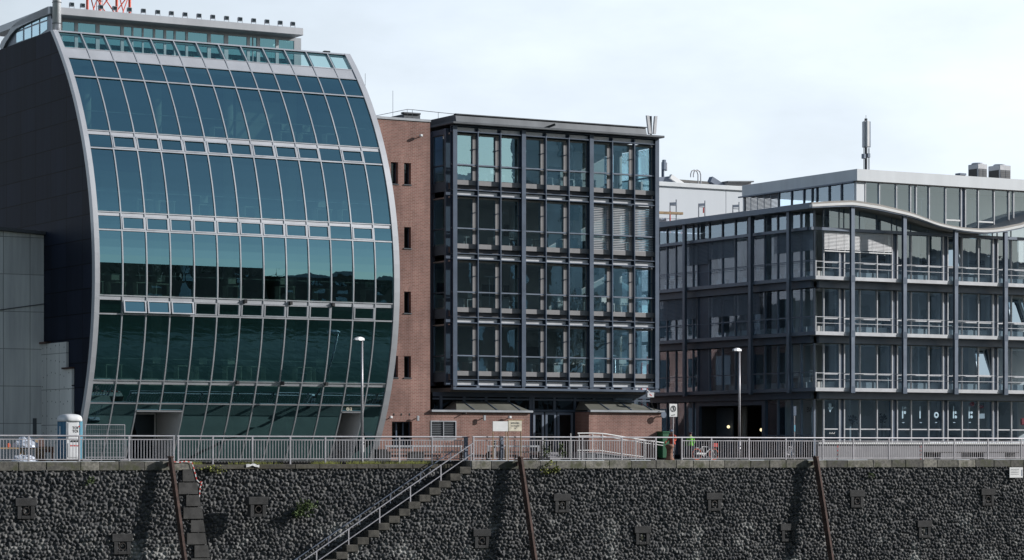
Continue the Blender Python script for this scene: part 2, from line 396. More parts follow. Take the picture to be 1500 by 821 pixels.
M['globe'] = lamp_mat('lit_globe', (1,.84,.5), 1.5)
M['basalt'] = attr_stone('basalt_blocks', 'tone', (.050,.053,.059), (.140,.139,.138), (.50,.50,.48), (-3.0,-3.9), stain_amt=.7)
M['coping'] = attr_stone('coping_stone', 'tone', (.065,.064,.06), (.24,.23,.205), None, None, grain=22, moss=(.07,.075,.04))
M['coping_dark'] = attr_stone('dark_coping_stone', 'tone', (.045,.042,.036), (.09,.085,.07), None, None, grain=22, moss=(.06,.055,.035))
M['brick_far'] = brick('dark_warehouse_brick', (.10,.075,.065), (.075,.06,.055), (.09,.08,.07), bw=.4, rh=.15)
M['bark'] = plain('bark', (.035,.03,.026), .9, 0, .2, 3)
# ------------------------------------------------------------------ camera, sky, sun
cd = bpy.data.cameras.new('camera'); cam = bpy.data.objects.new('camera', cd); COL.objects.link(cam); S.camera = cam
cam.location = CAM; cam.rotation_euler = (PI/2, 0, -TH)
cd.sensor_width = 36; cd.lens = FOC/1500*36; cd.shift_y = (HOR-410.5)/1500; cd.clip_start = .5; cd.clip_end = 6000
SUN = Vector((2.0, -1.0, .97)).normalized()
SUN_EL = math.asin(SUN.z); SUN_AZ = math.atan2(SUN.x, SUN.y)
ld = bpy.data.lights.new('sun', 'SUN'); ld.energy = 5.0; ld.angle = math.radians(.53); ld.color = (1, .98, .955)
sun = bpy.data.objects.new('sun', ld); COL.objects.link(sun); sun.rotation_euler = SUN.to_track_quat('Z', 'Y').to_euler(); sun.location = (120, -60, 80)
w = bpy.data.worlds.new('World'); S.world = w; w.use_nodes = True; nt = w.node_tree; nt.nodes.clear()
out = nt.nodes.new('ShaderNodeOutputWorld'); bg = nt.nodes.new('ShaderNodeBackground'); L(nt, bg.outputs[0], out.inputs[0])
sky = N(nt, 'ShaderNodeTexSky', sky_type='NISHITA'); sky.sun_disc = False
sky.sun_elevation = SUN_EL; sky.sun_rotation = SUN_AZ; sky.air_density = 1.3; sky.dust_density = 1.2; sky.ozone_density = 1.4
tc = nt.nodes.new('ShaderNodeTexCoord')
mp = N(nt, 'ShaderNodeMapping'); mp.inputs['Scale'].default_value = (1, 1, 2.6); L(nt, tc.outputs['Generated'], mp.inputs[0])
cn = N(nt, 'ShaderNodeTexNoise', Scale=3.2, Detail=7, Roughness=.55); L(nt, mp.outputs[0], cn.inputs['Vector'])
cr = N(nt, 'ShaderNodeMapRange'); cr.inputs[1].default_value = .36; cr.inputs[2].default_value = .66; cr.inputs[3].default_value = CLOUD[0]; cr.inputs[4].default_value = CLOUD[1]; L(nt, cn.outputs[0], cr.inputs[0])
sz = N(nt, 'ShaderNodeSeparateXYZ'); L(nt, tc.outputs['Generated'], sz.inputs[0])
# thin bright cloud and haze hang low over the horizon, the sky overhead stays open and blue
ez = N(nt, 'ShaderNodeMapRange', interpolation_type='SMOOTHSTEP'); ez.inputs[1].default_value = .10; ez.inputs[2].default_value = .46; ez.inputs[3].default_value = 1; ez.inputs[4].default_value = .27; L(nt, sz.outputs['Z'], ez.inputs[0])
ay = N(nt, 'ShaderNodeMapRange', interpolation_type='SMOOTHSTEP'); ay.inputs[1].default_value = -.55; ay.inputs[2].default_value = .35; ay.inputs[3].default_value = HARB; ay.inputs[4].default_value = 1; L(nt, sz.outputs['Y'], ay.inputs[0])  # cloud thinned on the unseen harbour side, added to cut ambient light and deepen shadows
lx = N(nt, 'ShaderNodeMapRange', interpolation_type='SMOOTHSTEP'); lx.inputs[1].default_value = .28; lx.inputs[2].default_value = .50; lx.inputs[3].default_value = .74; lx.inputs[4].default_value = 1; L(nt, sz.outputs['X'], lx.inputs[0])
lm = N(nt, 'ShaderNodeMath', operation='MULTIPLY'); L(nt, cr.outputs[0], lm.inputs[0]); L(nt, lx.outputs[0], lm.inputs[1])
ax_ = N(nt, 'ShaderNodeMath', operation='MULTIPLY'); L(nt, lm.outputs[0], ax_.inputs[0]); L(nt, ay.outputs[0], ax_.inputs[1])
em_ = N(nt, 'ShaderNodeMath', operation='MULTIPLY'); L(nt, ax_.outputs[0], em_.inputs[0]); L(nt, ez.outputs[0], em_.inputs[1])
cm = N(nt, 'ShaderNodeMix', data_type='RGBA'); cm.inputs[7].default_value = c4(CLOUDCOL)
cc = N(nt, 'ShaderNodeMix', data_type='RGBA'); cc.inputs[6].default_value = c4(CLOUDCOL); cc.inputs[7].default_value = (13, 17.2, 22.5, 1)
zc_ = N(nt, 'ShaderNodeMapRange', interpolation_type='SMOOTHSTEP'); zc_.inputs[1].default_value = .12; zc_.inputs[2].default_value = .45; L(nt, sz.outputs['Z'], zc_.inputs[0]); L(nt, zc_.outputs[0], cc.inputs[0]); L(nt, cc.outputs[2], cm.inputs[7])
L(nt, em_.outputs[0], cm.inputs[0]); L(nt, sky.outputs[0], cm.inputs[6]); L(nt, cm.outputs[2], bg.inputs[0]); bg.inputs[1].default_value = SKYSTR
S.view_settings.view_transform = 'Standard'; S.view_settings.look = 'None'; S.view_settings.gamma = 1; S.view_settings.exposure = EXPO
S.render.engine = 'CYCLES'; S.cycles.max_bounces = 8; S.cycles.transparent_max_bounces = 16; S.cycles.glossy_bounces = 4
S.cycles.use_denoising = True; S.cycles.sample_clamp_indirect = 6; S.cycles.caustics_reflective = False

# ------------------------------------------------------------------ promenade, water, far bank
XL, XR = bx(-110, 0), bx(1640, 0)                 # quay stretch that is modelled
XQ = bx(258, 0)                                    # left section of the wall ends here (stair recess begins)
XS = bx(690, 0)                                    # right section begins here
YR = 1.15                                          # depth of the stair recess
g = MB()
def gq(x0, x1, y0, y1, z=0): g.quad((x0,y0,z),(x1,y0,z),(x1,y1,z),(x0,y1,z))
gq(-900, XQ, .55, YR+.4); gq(XS, 900, .55, YR+.4); gq(-900, 900, YR+.4, 2200)
g.build('promenade', M['pave'], kind='structure')
m, nt2, o2 = newmat('harbour_water'); p = N(nt2, 'ShaderNodeBsdfPrincipled', Roughness=.08); p.inputs['Base Color'].default_value = (.018,.035,.026,1); p.inputs['Specular IOR Level'].default_value = .25
nn = N(nt2, 'ShaderNodeTexNoise', Scale=.8, Detail=5); gg = N(nt2, 'ShaderNodeNewGeometry'); L(nt2, gg.outputs['Position'], nn.inputs['Vector'])
bb = N(nt2, 'ShaderNodeBump', Strength=.6, Distance=.15); L(nt2, nn.outputs[0], bb.inputs['Height']); L(nt2, bb.outputs[0], p.inputs['Normal']); L(nt2, p.outputs[0], o2.inputs[0]); M['water'] = m
MB().quad((-900,-127,-6.5),(900,-127,-6.5),(900,.3,-6.5),(-900,.3,-6.5)).build('harbour_water', M['water'], kind='structure')
fb = MB(); fb.quad((-900,-2200,-1.05),(900,-2200,-1.05),(900,-127,-1.05),(-900,-127,-1.05)); fb.quad((-900,-127,-6.6),(-900,-127,-1.05),(900,-127,-1.05),(900,-127,-6.6))
fb.build('far_bank_ground', M['far_ground'], kind='structure')

# ------------------------------------------------------------------ quay wall of basalt blocks
def set_tone(o, arr):
    a = o.data.attributes.new('tone', 'FLOAT', 'POINT'); a.data.foreach_set('value', np.asarray(arr, dtype=np.float32))
def basalt(name, parent, x0, x1, z0, z1, y0, inside=None, res=.042, cell=.228):
    nx, nz = int((x1-x0)/res), int((z1-z0)/res)
    xs = np.linspace(x0, x1, nx+1); zs = np.linspace(z0, z1, nz+1)
    X, Z = np.meshgrid(xs, zs)
    Xw = X+.03*np.sin(Z*2.1+X*.7)+.03*np.sin(Z*5.3-X*3.1); Zw = Z+.03*np.sin(X*2.7)+.025*np.sin(X*6.1+Z*2)
    rh = cell*.84
    def hsh(i, j, k):
        h = np.sin(i*127.1+j*311.7+k*74.7)*43758.5453; return h-np.floor(h)
    J0 = np.floor(Zw/rh).astype(int); d1 = np.full(X.shape, 9.); d2 = d1.copy(); I1 = np.zeros(X.shape, int); J1 = I1.copy(); DX = np.zeros(X.shape); DZ = DX.copy()
    for dj in (-1,0,1):
        jj = J0+dj; off = .5*(jj % 2); I0 = np.floor(Xw/cell-off).astype(int)
        for di in (-1,0,1,2):
            ii = I0+di
            cx = (ii+off+.5+.62*(hsh(ii,jj,1)-.5))*cell; cz = (jj+.5+.62*(hsh(ii,jj,2)-.5))*rh
            dx, dz = Xw-cx, Zw-cz; d = np.sqrt(dx*dx+(dz*1.05)**2)
            n = d < d1
            d2 = np.where(n, d1, np.minimum(d2, d)); d1 = np.where(n, d, d1)
            I1 = np.where(n, ii, I1); J1 = np.where(n, jj, J1); DX = np.where(n, dx, DX); DZ = np.where(n, dz, DZ)
    e = np.clip((d2-d1)/cell/.32, 0, 1); e = e*e*(3-2*e)
    amp = .065+.08*hsh(I1,J1,3)
    dome = 1-.55*np.clip(d1/(cell*.66), 0, 1)**1.05
    Y = y0+.05-e*amp*dome-e*(DX*(hsh(I1,J1,4)-.5)*2.1+DZ*(hsh(I1,J1,5)-.5)*2.1)
    Y += .012*np.sin(X*37+Z*23)*np.sin(Z*41-X*17)*e
    tone = np.clip(hsh(I1,J1,6)**1.2, 0, 1)*(.45+.55*e)
    n = (nx+1)*(nz+1)
    off = np.array(LOC[parent.name])
    co = np.stack([X-off[0], Y-off[1], Z-off[2]], -1).reshape(-1, 3)
    idx = np.arange(n).reshape(nz+1, nx+1)
    q = np.stack([idx[:-1,:-1], idx[:-1,1:], idx[1:,1:], idx[1:,:-1]], -1).reshape(-1, 4)
    if inside is not None:
        cx = (X[:-1,:-1]+X[1:,1:])/2; cz = (Z[:-1,:-1]+Z[1:,1:])/2
        q = q[inside(cx, cz).reshape(-1)]
        used = np.unique(q); rm = np.full(n, -1); rm[used] = np.arange(len(used)); q = rm[q]; co = co[used]; tone = tone.reshape(-1)[used]
    me = bpy.data.meshes.new(name)
    me.vertices.add(len(co)); me.vertices.foreach_set('co', co.astype(np.float32).reshape(-1))
    me.loops.add(len(q)*4); me.loops.foreach_set('vertex_index', q.astype(np.int32).reshape(-1))
    me.polygons.add(len(q)); me.polygons.foreach_set('loop_start', np.arange(0, len(q)*4, 4, dtype=np.int32))
    me.polygons.foreach_set('use_smooth', np.ones(len(q), dtype=bool))
    me.update(calc_edges=True); me.validate(); me.materials.append(M['basalt'])
    o = bpy.data.objects.new(name, me); COL.objects.link(o); o.parent = parent; LOC[o.name] = LOC[parent.name]
    set_tone(o, tone.reshape(-1)); return o
ZW0 = -6.6; CT_H = .47
quay = thing('quay_wall', (bx(700,0), 0, ZW0), 'long rough dark basalt quay wall with a pale stone coping along the harbour', 'quay wall')
# left section, its right end leaning outwards towards the bottom
qa, qb = B(281, 679, 0), B(302, 796, 0)
qx = lambda z: qa[0]+(qb[0]-qa[0])*(z-qa[1])/(qb[1]-qa[1])
st1, st13 = B(673.7, 684, 0), B(492.9, 808.6, 0)
SX, SZ = (st1[0]-st13[0])/12, (st1[1]-st13[1])/12
def step_top(x):
    k = np.ceil((st1[0]-x)/SX)
    return np.where(x > st1[0], np.where(x > XS, 9., st1[1]), st1[1]-k*SZ)
NS = 17
XEND = st1[0]-NS*SX
basalt('basalt_face', quay, XL, qx(ZW0), ZW0, -CT_H+.05, 0, inside=lambda x, z: x < qx(z)-.25)
basalt('basalt_face', quay, XEND, XR, ZW0, -CT_H+.05, 0, inside=lambda x, z: z < step_top(x)-.16)
basalt('basalt_face', quay, qa[0]-1.5, XS+.8, ZW0, -.40, YR)
# coping stones
def coping(x0, x1, y0, y1, z0, z1, mat, ln, name='coping'):
    mb = MB(); x = x0; tone = []
    while x < x1-.05:
        l = ln*(.65+.7*random.random()); e = min(x1, x+l)
        if x1-e < .4: e = x1
        dy = .02*random.random(); dz = .018*random.random(); n0 = len(mb.v)
        mb.bbox(x+.007, e-.007, y0+dy, y1, z0, z1-dz, .025); tone += [random.random()]*(len(mb.v)-n0); x = e
    o = mb.build(name, mat, quay); set_tone(o, tone)
coping(XL, bx(281,0), -.07, .55, -CT_H, 0, M['coping'], 1.35)
coping(XS, XR, -.07, .55, -CT_H, 0, M['coping'], 1.5)
MB().box(qa[0]-1, XS+.3, YR+.401, YR+.7, -.5, -.004).build('earth_kerb', M['stone_dark'], quay)
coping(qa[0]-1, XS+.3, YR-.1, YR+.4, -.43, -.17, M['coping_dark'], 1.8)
# cut quoin stones at the end of the left section
for (ya, yb_, xa, xb) in ((687.5,706,267,285),(707,724.5,261,289),(725.5,742,272,292),(743.5,760.5,268,296),(762,780,279,298.5),(781,798,273,301),(799,817,284,305),(818,836,279,308.5)):
    x0, z1 = B(xa, ya, -.05); x1, z0 = B(xb, yb_, -.05)
    sl_ = (qb[0]-qa[0])/(qa[1]-qb[1])*(z1-z0)/2
    mb = MB(); mb.prism([(x0, z0+.02), (x1+sl_*.9, z0+.02), (x1-sl_*.9, z1-.01), (x0, z1-.01)], 'y', -.11-.03*random.random(), .6); mb.build('quoin_stone', M['stone_dark'], quay)
mb = MB(); mb.prism([(qx(-CT_H)-.3,-CT_H), (qx(-CT_H)-.06,-CT_H), (qx(ZW0)-.06,ZW0), (qx(ZW0)-.5,ZW0)], 'y', .03, YR); mb.build('wall_end', M['stone_dark'], quay)
MB().box(XS+.01, XS+.5, .06, YR-.01, ZW0, -.006).build('wall_end', M['stone_dark'], quay)
# mooring ring niches
def niche(px, py, ring=True):
    x, z = B(px, py, 0); f = MB()
    f.bbox(x-.56, x+.56, -.14, .3, z+.18, z+.58, .02)
    lt = f.build('niche_lintel', M['stone_niche'], quay)
    f = MB(); f.bbox(x-.45, x-.24, -.12, .3, z-.46, z+.17, .015); f.bbox(x+.24, x+.45, -.12, .3, z-.46, z+.17, .015); f.bbox(x-.235, x+.235, -.12, .3, z-.46, z-.30, .015)
    f.box(x-.24, x+.24, .10, .3, z-.30, z+.17)
    fr = f.build('niche_frame', M['stone_niche'], quay)
    if ring:
        r = MB(); r.ring((x+.03, -.06, z-.06), .17, .032, 'y'); r.tube((x+.03,.12,z+.10), (x+.03,-.05,z+.10), .05, 8); r.build('mooring_ring', M['iron'], fr)
    else:
        r = MB(); r.sphere((x+.02, .04, z-.06), .17, 10, 7, (1,.5,1.2)); r.build('niche_stone', M['coping'], fr)
for px, py in ((37,747),(377,744.5),(822,739),(1045,737),(1254,732.5),(1446,730)): niche(px, py)
niche(704.7, 791); niche(940, 786, False); niche(1153, 782, False); niche(178, 799); niche(-60, 801); niche(1353, 777, False)

# ------------------------------------------------------------------ stairs down to the water
stair = thing('stone_stair', (st1[0], .5, ZW0), 'weathered stone stairs leading down along the basalt quay wall', 'stairs')
for k in range(NS):
    x1 = st1[0]-k*SX+SX; x0 = x1-SX; zt = st1[1]-k*SZ
    mb = MB(); mb.bbox(x0-.05-.1*random.random(), x1-.01, -.13, .35, zt-.40, zt-.012*random.random(), .03); mb.build('end_block', M['stone_step'], stair)
    for h in (0, 1):
        mb = MB(); mb.box(x1-SX*(h+1)/2-.04, x1-SX*h/2, .352, YR-.02, zt-SZ*h/2-.6, zt-SZ*h/2-.06); mb.build('tread', M['stone_dark'], stair)
def hand(px0, py0, px1, py1, b): a, c = B(px0, py0, b), B(px1, py1, b); return (a[0], b, a[1]), (c[0], b, c[1])
hr = thing('stair_handrail', (st1[0], .05, st1[1]-.3), 'sloping galvanised handrail with two rails along the outer edge of the stairs', 'handrail')
p, q = hand(692.5, 649.5, 440, 824, .05); d = (Vector(q)-Vector(p)); q2 = tuple(Vector(p)+d*1.25)
MB().tube(p, q2, .034, 8).build('top_rail', M['galv'], hr)
lo = B(692.5, 664.5, .05)[1]-p[2]
MB().tube((p[0],p[1],p[2]+lo), (q2[0],q2[1],q2[2]+lo), .03, 8).build('lower_rail', M['galv'], hr)
for px in (689.8, 645.7, 601, 556, 510.6, 463.6, 418):
    x = bx(px, .05); zt = p[2]+d.z/d.x*(x-p[0])
    MB().box(x-.03, x+.03, .02, .08, zt-1.32, zt-.02).build('post', M['galv'], hr)
hr2 = thing('stair_handrail', (bx(664,1.0), 1.0, -.4), 'dark sloping handrail fixed to the recessed wall on the inner side of the stairs', 'handrail')
p, q = hand(664, 660, 440, 815, .98); d = (Vector(q)-Vector(p)); q2 = tuple(Vector(p)+d*1.2)
MB().tube(p, q2, .03, 8).build('top_rail', M['galv_blue'], hr2)
for i in range(6):
    c = Vector(p)+d*(.02+i*.2); MB().box(c.x-.02, c.x+.02, .96, 1.0, c.z-.5, c.z).build('post', M['galv_blue'], hr2)

# ------------------------------------------------------------------ promenade railing
def railing(name, label, xs, y, zb, gaps=(), bars=True):
    t = thing(name, (xs[0], y, zb), label, 'railing', 'galvanised railings along the quay')
    for i, x in enumerate(xs):
        MB().bbox(x-.045, x+.045, y-.04, y+.04, zb, 1.27, .008).build('post', M['galv'], t)
    MB().tube((xs[0]-.06, y, 1.29), (xs[-1]+.06, y, 1.29), .042, 8).build('handrail', M['galv'], t)
    for i, (a, b_) in enumerate(zip(xs, xs[1:])):
        if i in gaps:
            continue
        mb = MB(); mb.box(a+.046, b_-.046, y-.025, y+.025, 1.09, 1.135); mb.box(a+.046, b_-.046, y-.025, y+.025, .08, .125)
        n = max(2, round((b_-a)/.168))
        for k in range(1, n):
            x = a+(b_-a)*k/n; mb.box(x-.015, x+.015, y-.014, y+.014, .126, 1.089)
        mb.build('panel', M['galv'], t)
    return t
railing('quay_railing', 'galvanised bar railing at the left, in front of the portable toilet', [bx(p, .3) for p in (-106,-32,42,116,189,254.5)], .3, 0)
railing('quay_railing', 'galvanised bar railing left of the stairs, standing before the curved glass front', [bx(p, YR+.15) for p in (261,311.7,369.6,425,476.4,531,585,633,682)], YR+.15, -.18)
railing('quay_railing', 'long galvanised bar railing that runs from the stairs to the right edge', [bx(p, .3) for p in (693.5,742,794.7,853,910.7,960.5,998.6,1042,1097,1151,1205,1250,1302,1352,1398,1447,1496,1545,1592)], .3, 0, gaps=(5,))
# broad dark gate posts between the railing and the stair head
for px, b_, lab in ((682.5, 1.0, 'broad blue grey gate post at the head of the stairs'), (734.5, .85, 'dark blue grey post with a flat cap behind the railing right of the stairs')):
    x = bx(px, b_); t = thing('gate_post', (x, b_, 0), lab, 'post')
    MB().bbox(x-.10, x+.10, b_-.07, b_+.07, 0, 1.26, .01).build('post', M['galv_blue'], t)
    MB().bbox(x-.19, x+.19, b_-.09, b_+.09, 1.262, 1.31, .01).build('cap', M['galv_blue'], t)
x = bx(724.5, .7); t = thing('gate_leaf', (x, .7, 0), 'narrow open pale metal gate leaf behind the railing beside the stairs', 'gate')
MB().bbox(x-.12, x+.12, .69, .73, .1, 1.1, .01).build('leaf', M['galv'], t)
MB().tube((x-.3,.71,.1), (x-.3,.71,1.13), .02).tube((x-.3,.71,1.13), (x+.12,.71,1.13), .02).build('frame', M['galv'], t)

# ------------------------------------------------------------------ mooring piles leaning on the wall
for i, (pt, pb, lab) in enumerate(((250, 270.5, 'rusty steel mooring pile leaning on the quay wall beside the cut quoin stones'), (762, 783.5, 'rusty steel mooring pile leaning on the quay wall right of the stairs'), (1195, 1218, 'rusty steel mooring pile leaning on the quay wall, rightmost of the three'))):
    bt, bb_ = -.42, -1.22
    xt, zt = B(pt, 671, bt); xb, zb = B(pb, 821, bb_)
    s = Vector((xb-xt, bb_-bt, zb-zt)); e = Vector((xt,bt,zt))+s*1.28
    t = thing('mooring_pile', (xt, bt, zt-3), lab, 'pile', 'rusty piles along the quay wall')
    mb = MB(); hw, hd = .065, .20
    P = Vector((xt,bt,zt))
    for c0, c1, w_, d_ in ((P, e, hw, hd),):
        vs = [c+Vector((a*w_, b2*d_, 0)) for c in (c0, c1) for a, b2 in ((-1,-1),(1,-1),(1,1),(-1,1))]
        mb.add(vs, [(0,1,2,3),(7,6,5,4),(0,4,5,1),(1,5,6,2),(2,6,7,3),(3,7,4,0)])
    mb.build('beam', M['rust'], t)
    MB().bbox(xt-.11, xt+.11, bt-.18, bt+.18, zt, zt+.09, .02).build('head', M['rust'], t)
    MB().box(xt-.07, xt+.07, bt+.22, -.03, zt-.42, zt-.22).build('bracket', M['rust'], t)
# barrier tape at the quoin
t = MB(); pts = [B(p, y, -.12) for p, y in ((254,676.5),(262,677.5),(271,676),(281,677.5),(283,684),(286,695),(288,703),(292,707),(296,706),(293,715),(292,728))]
pts = [(x, -.14, z) for x, z in pts]; k = 0
for a, b_ in zip(pts, pts[1:]):
    n = max(1, int((Vector(b_)-Vector(a)).length/.11))
    for i in range(n):
        t.mi = k % 2; k += 1; t.bar(Vector(a).lerp(Vector(b_), i/n), Vector(a).lerp(Vector(b_), (i+1)/n), .012, .042)
t.build('barrier_tape', [M['tape_red'], M['white_paint']], label='loose red and white barrier tape draped over the quoin stones', cat='tape')
# a white rag on the dark coping
rng = random.Random(4); r = MB(); x, z = B(370, 681, YR-.12)
vs = [(x+(i/6-.5)*.75, YR-.14-.03*rng.random(), z+(.05 if j else -.06)+.07*(rng.random()-.5)-.12*abs(i/6-.45)) for j in (0,1) for i in range(7)]
vs += [(a, b_+.03, c) for a, b_, c in vs]
r.add(vs, [(i,i+1,i+8,i+7) for i in range(6)]+[(i+14,i+21,i+22,i+15) for i in range(6)]); r.build('white_rag', M['white_paint'], label='crumpled white rag on the dark coping of the stair recess', cat='rag')
# white notice on the wall, right edge
x0, z1 = B(1478.5, 685, -.14); x1, z0 = B(1498, 700, -.14)
t = thing('wall_notice', ((x0+x1)/2, -.14, z0), 'small white notice board fixed to the basalt wall under the coping at the right edge', 'sign')
MB().bbox(x0, x1, -.17, -.13, z0, z1, .006).build('board', M['white_paint'], t)
ms = MB(); rr = random.Random(3)
for k in range(4):
    xx = x0+.09
    ms = MB(); ms.box(x0+.09, x1-.3, -.174, -.1705, z1-.135-k*.1, z1-.125-k*.1)
    while xx < x1-.35:
        l = .03+.06*rr.random(); ms.box(xx, xx+l, -.1742, -.1704, z1-.13-k*.1, z1-.10-k*.1); xx += l+.03
    ms.build('print_line', M['zinc'], t)
MB().box(x1-.13, x1-.05, -.174, -.1705, z0+.1, z1-.14).build('blue_mark', M['shed_blue'], t)

# ------------------------------------------------------------------ plants on the wall, grass on the ledge
def leaf_clump(mb, c, r, n, rng, ln=.09, sc=(1,1,1), up=.3):
    for _ in range(n):
        v = Vector((rng.gauss(0,1), rng.gauss(0,1), rng.gauss(0,1))); v.normalize(); v *= r*rng.random()**.5
        p = Vector(c)+Vector((v.x*sc[0], v.y*sc[1], v.z*sc[2]))
        d = Vector((rng.gauss(0,1), rng.gauss(0,1)-.3, rng.gauss(0,1)+up)).normalized(); u = d.cross(Vector((rng.gauss(0,1), rng.gauss(0,1), rng.gauss(0,1)))).normalized()
        l = ln*(.6+.8*rng.random()); wd = l*.32
        mb.add([p, p+d*l*.5+u*wd, p+d*l, p+d*l*.5-u*wd], [(0,1,2,3)])
rng = random.Random(9)
def weed(px, py, b, r, n, lab, sc=(1,.7,1), stems=9, mat='leaf', ln=.11):
    x, z = B(px, py, b); t = thing('weed_plant', (x, b, z-r), lab, 'weed')
    sm = MB(); lf = MB()
    for _ in range(stems):
        e = Vector((x+rng.gauss(0,.6)*r*sc[0], b-abs(rng.gauss(0,.5))*r*sc[1]-.05, z+rng.uniform(-.3,1)*r*sc[2]))
        sm.tube((x, b+.05, z-.3*r), e, .012, 5, .005); leaf_clump(lf, e, r*.42, n//stems, rng, ln, sc)
    sm.build('stems', M['bark'], t); lf.build('leaves', M[mat], t)
weed(441, 751, YR-.12, .55, 420, 'bushy green weed growing out of the basalt wall left of the stairs', (1.3,1.0,.9), stems=16, ln=.13)
weed(797, 665, -.05, .42, 120, 'tall sparse green weed growing through the railing on the coping', (.7,.5,1.6))
weed(820, 664, -.02, .36, 90, 'shorter sparse weed right of the tall one on the coping', (.6,.5,1.4))
weed(805, 688, -.10, .5, 170, 'dry hanging weed below the coping under the tall weed', (1.2,.5,.8), mat='grass')
weed(131, 705, -.10, .22, 70, 'small green weed in a joint of the left basalt wall', (.8,.5,1))
weed(1275, 699, -.10, .26, 60, 'small green weed in a joint of the right basalt wall', (1.1,.5,.8))
weed(312, 689, YR-.1, .35, 90, 'low dry weed hanging at the recessed coping beside the tape', (1.6,.4,.6), mat='grass')
gr = MB()
for px0, px1, n in ((330,420,170),(452,500,260),(505,560,380),(560,640,420),(268,300,90),(690,712,60),(770,800,40)):
    for _ in range(n):
        px = rng.triangular(px0, px1); x = bx(px, YR+.2); y = YR+.02+.28*rng.random(); h = .06+.16*rng.random(); a = rng.gauss(0,.06)
        gr.add([(x-.012,y,-.17),(x+.012,y,-.17),(x+a,y-.03,-.17+h)], [(0,1,2)])
gr.build('ledge_grass', M['grass'], kind='stuff', label='dry yellow green grass on the ledge below the railing', cat='grass')
# ------------------------------------------------------------------ building with the curved glass front
BUL = 3.0
GX0 = bx(143.7, BUL); GX1 = bx(576.7, BUL)
PROF = [(82.5,45),(92.6,69.6),(97.8,84.2),(106.9,111),(111.8,129.9),(125.3,189.7),(126.5,196.4),(130.8,215.9),(140.2,308.9),(141.4,315.3),(142.6,336),(143.9,385),(143.7,431.5),(143.4,438.9),(142.6,459.5),(134.8,555.9),(134,562.2),(130,590.6),(121.5,635.5),(113.5,672)]
pp = np.array([A(px, py, GX0) for px, py in PROF])
PC = np.polyfit(pp[:,1], pp[:,0], 5)
def yc(z): return float(np.polyval(PC, z))
def zr(py): return [A(px, q, GX0)[1] for px, q in PROF if q == py][0]
ZT = zr(45); Z1 = zr(69.6); Z2 = zr(84.2)
ROWS = [(zr(a), zr(b_), zr(c), zr(d)) for a, b_, c, d in ((84.2,84.2,111,189.7),(189.7,196.4,215.9,308.9),(308.9,315.3,336,431.5),(431.5,438.9,459.5,555.9))]
ZG = (zr(555.9), zr(562.2), zr(590.6), 0.0)
CW = (GX1-GX0)/12.86
CX = [GX0+k*CW for k in range(13)]+[GX1]
cb = thing('curved_office_building', ((GX0+GX1)/2, 5, 0), 'tall office building with a bulging curved teal glass front and dark clad side wall', 'building')
def strip(mb, x0, x1, z0, z1, f, k, n=6):
    """solid strip that follows the curved front from z0 to z1, front at yc-f, back at yc+k"""
    zs = [z0+(z1-z0)*i/n for i in range(n+1)]
    pts = [(yc(z)-f, z) for z in zs]+[(yc(z)+k, z) for z in reversed(zs)]
    mb.prism(pts, 'x', x0, x1)
rp = random.Random(21)
def pane(x0, x1, z0, z1, n=6, g=.045, off=0.0):
    mb = MB(); zs = [z0+.02+(z1-z0-.04)*i/n for i in range(n+1)]
    a, b_ = rp.gauss(0, .0022), rp.gauss(0, .0025)
    for z in zs:
        for x in (x0+g, x1-g):
            mb.v.append((x, yc(z)+off+a*(x-(x0+x1)/2)*2+b_*(z-(z0+z1)/2), z))
    for i in range(n): mb.f.append([2*i, 2*i+1, 2*i+3, 2*i+2]); mb.m.append(0)
    return mb
# mullions, one per axis (the two doors interrupt some)
PZ1 = bz(232, 602.5, 3.6); PZ2 = bz(510, 604, 3.6)       # door heads
for k in range(1, 13):
    mb = MB(); z0 = 0
    if k == 3: z0 = PZ1+.02
    strip(mb, CX[k]-.033, CX[k]+.033, z0, ZT, .07, .10, 22); mb.build('mullion', M['alu'], cb)
for nm, xa, xb_ in (('end_frame', GX0-.22, GX0+.035), ('end_frame', GX1-.03, GX1+.32)):
    mb = MB(); strip(mb, xa, xb_, 0, ZT+.02, .10, .30, 30); mb.build(nm, M['alu_panel'], cb)
mb = MB(); strip(mb, GX0+.036, GX0+.075, 0, ZT, .05, .05, 24); mb.build('mullion', M['alu'], cb)
def trans(z, h, f, nm='transom', mat='alu', x0=GX0, x1=GX1, k=.08):
    mb = MB(); strip(mb, x0+.036, x1-.031, z-h/2, z+h/2, f, k, 1); mb.build(nm, M[mat], cb)
trans(ZT-.03, .09, .075)
trans(Z1, .05, .05)
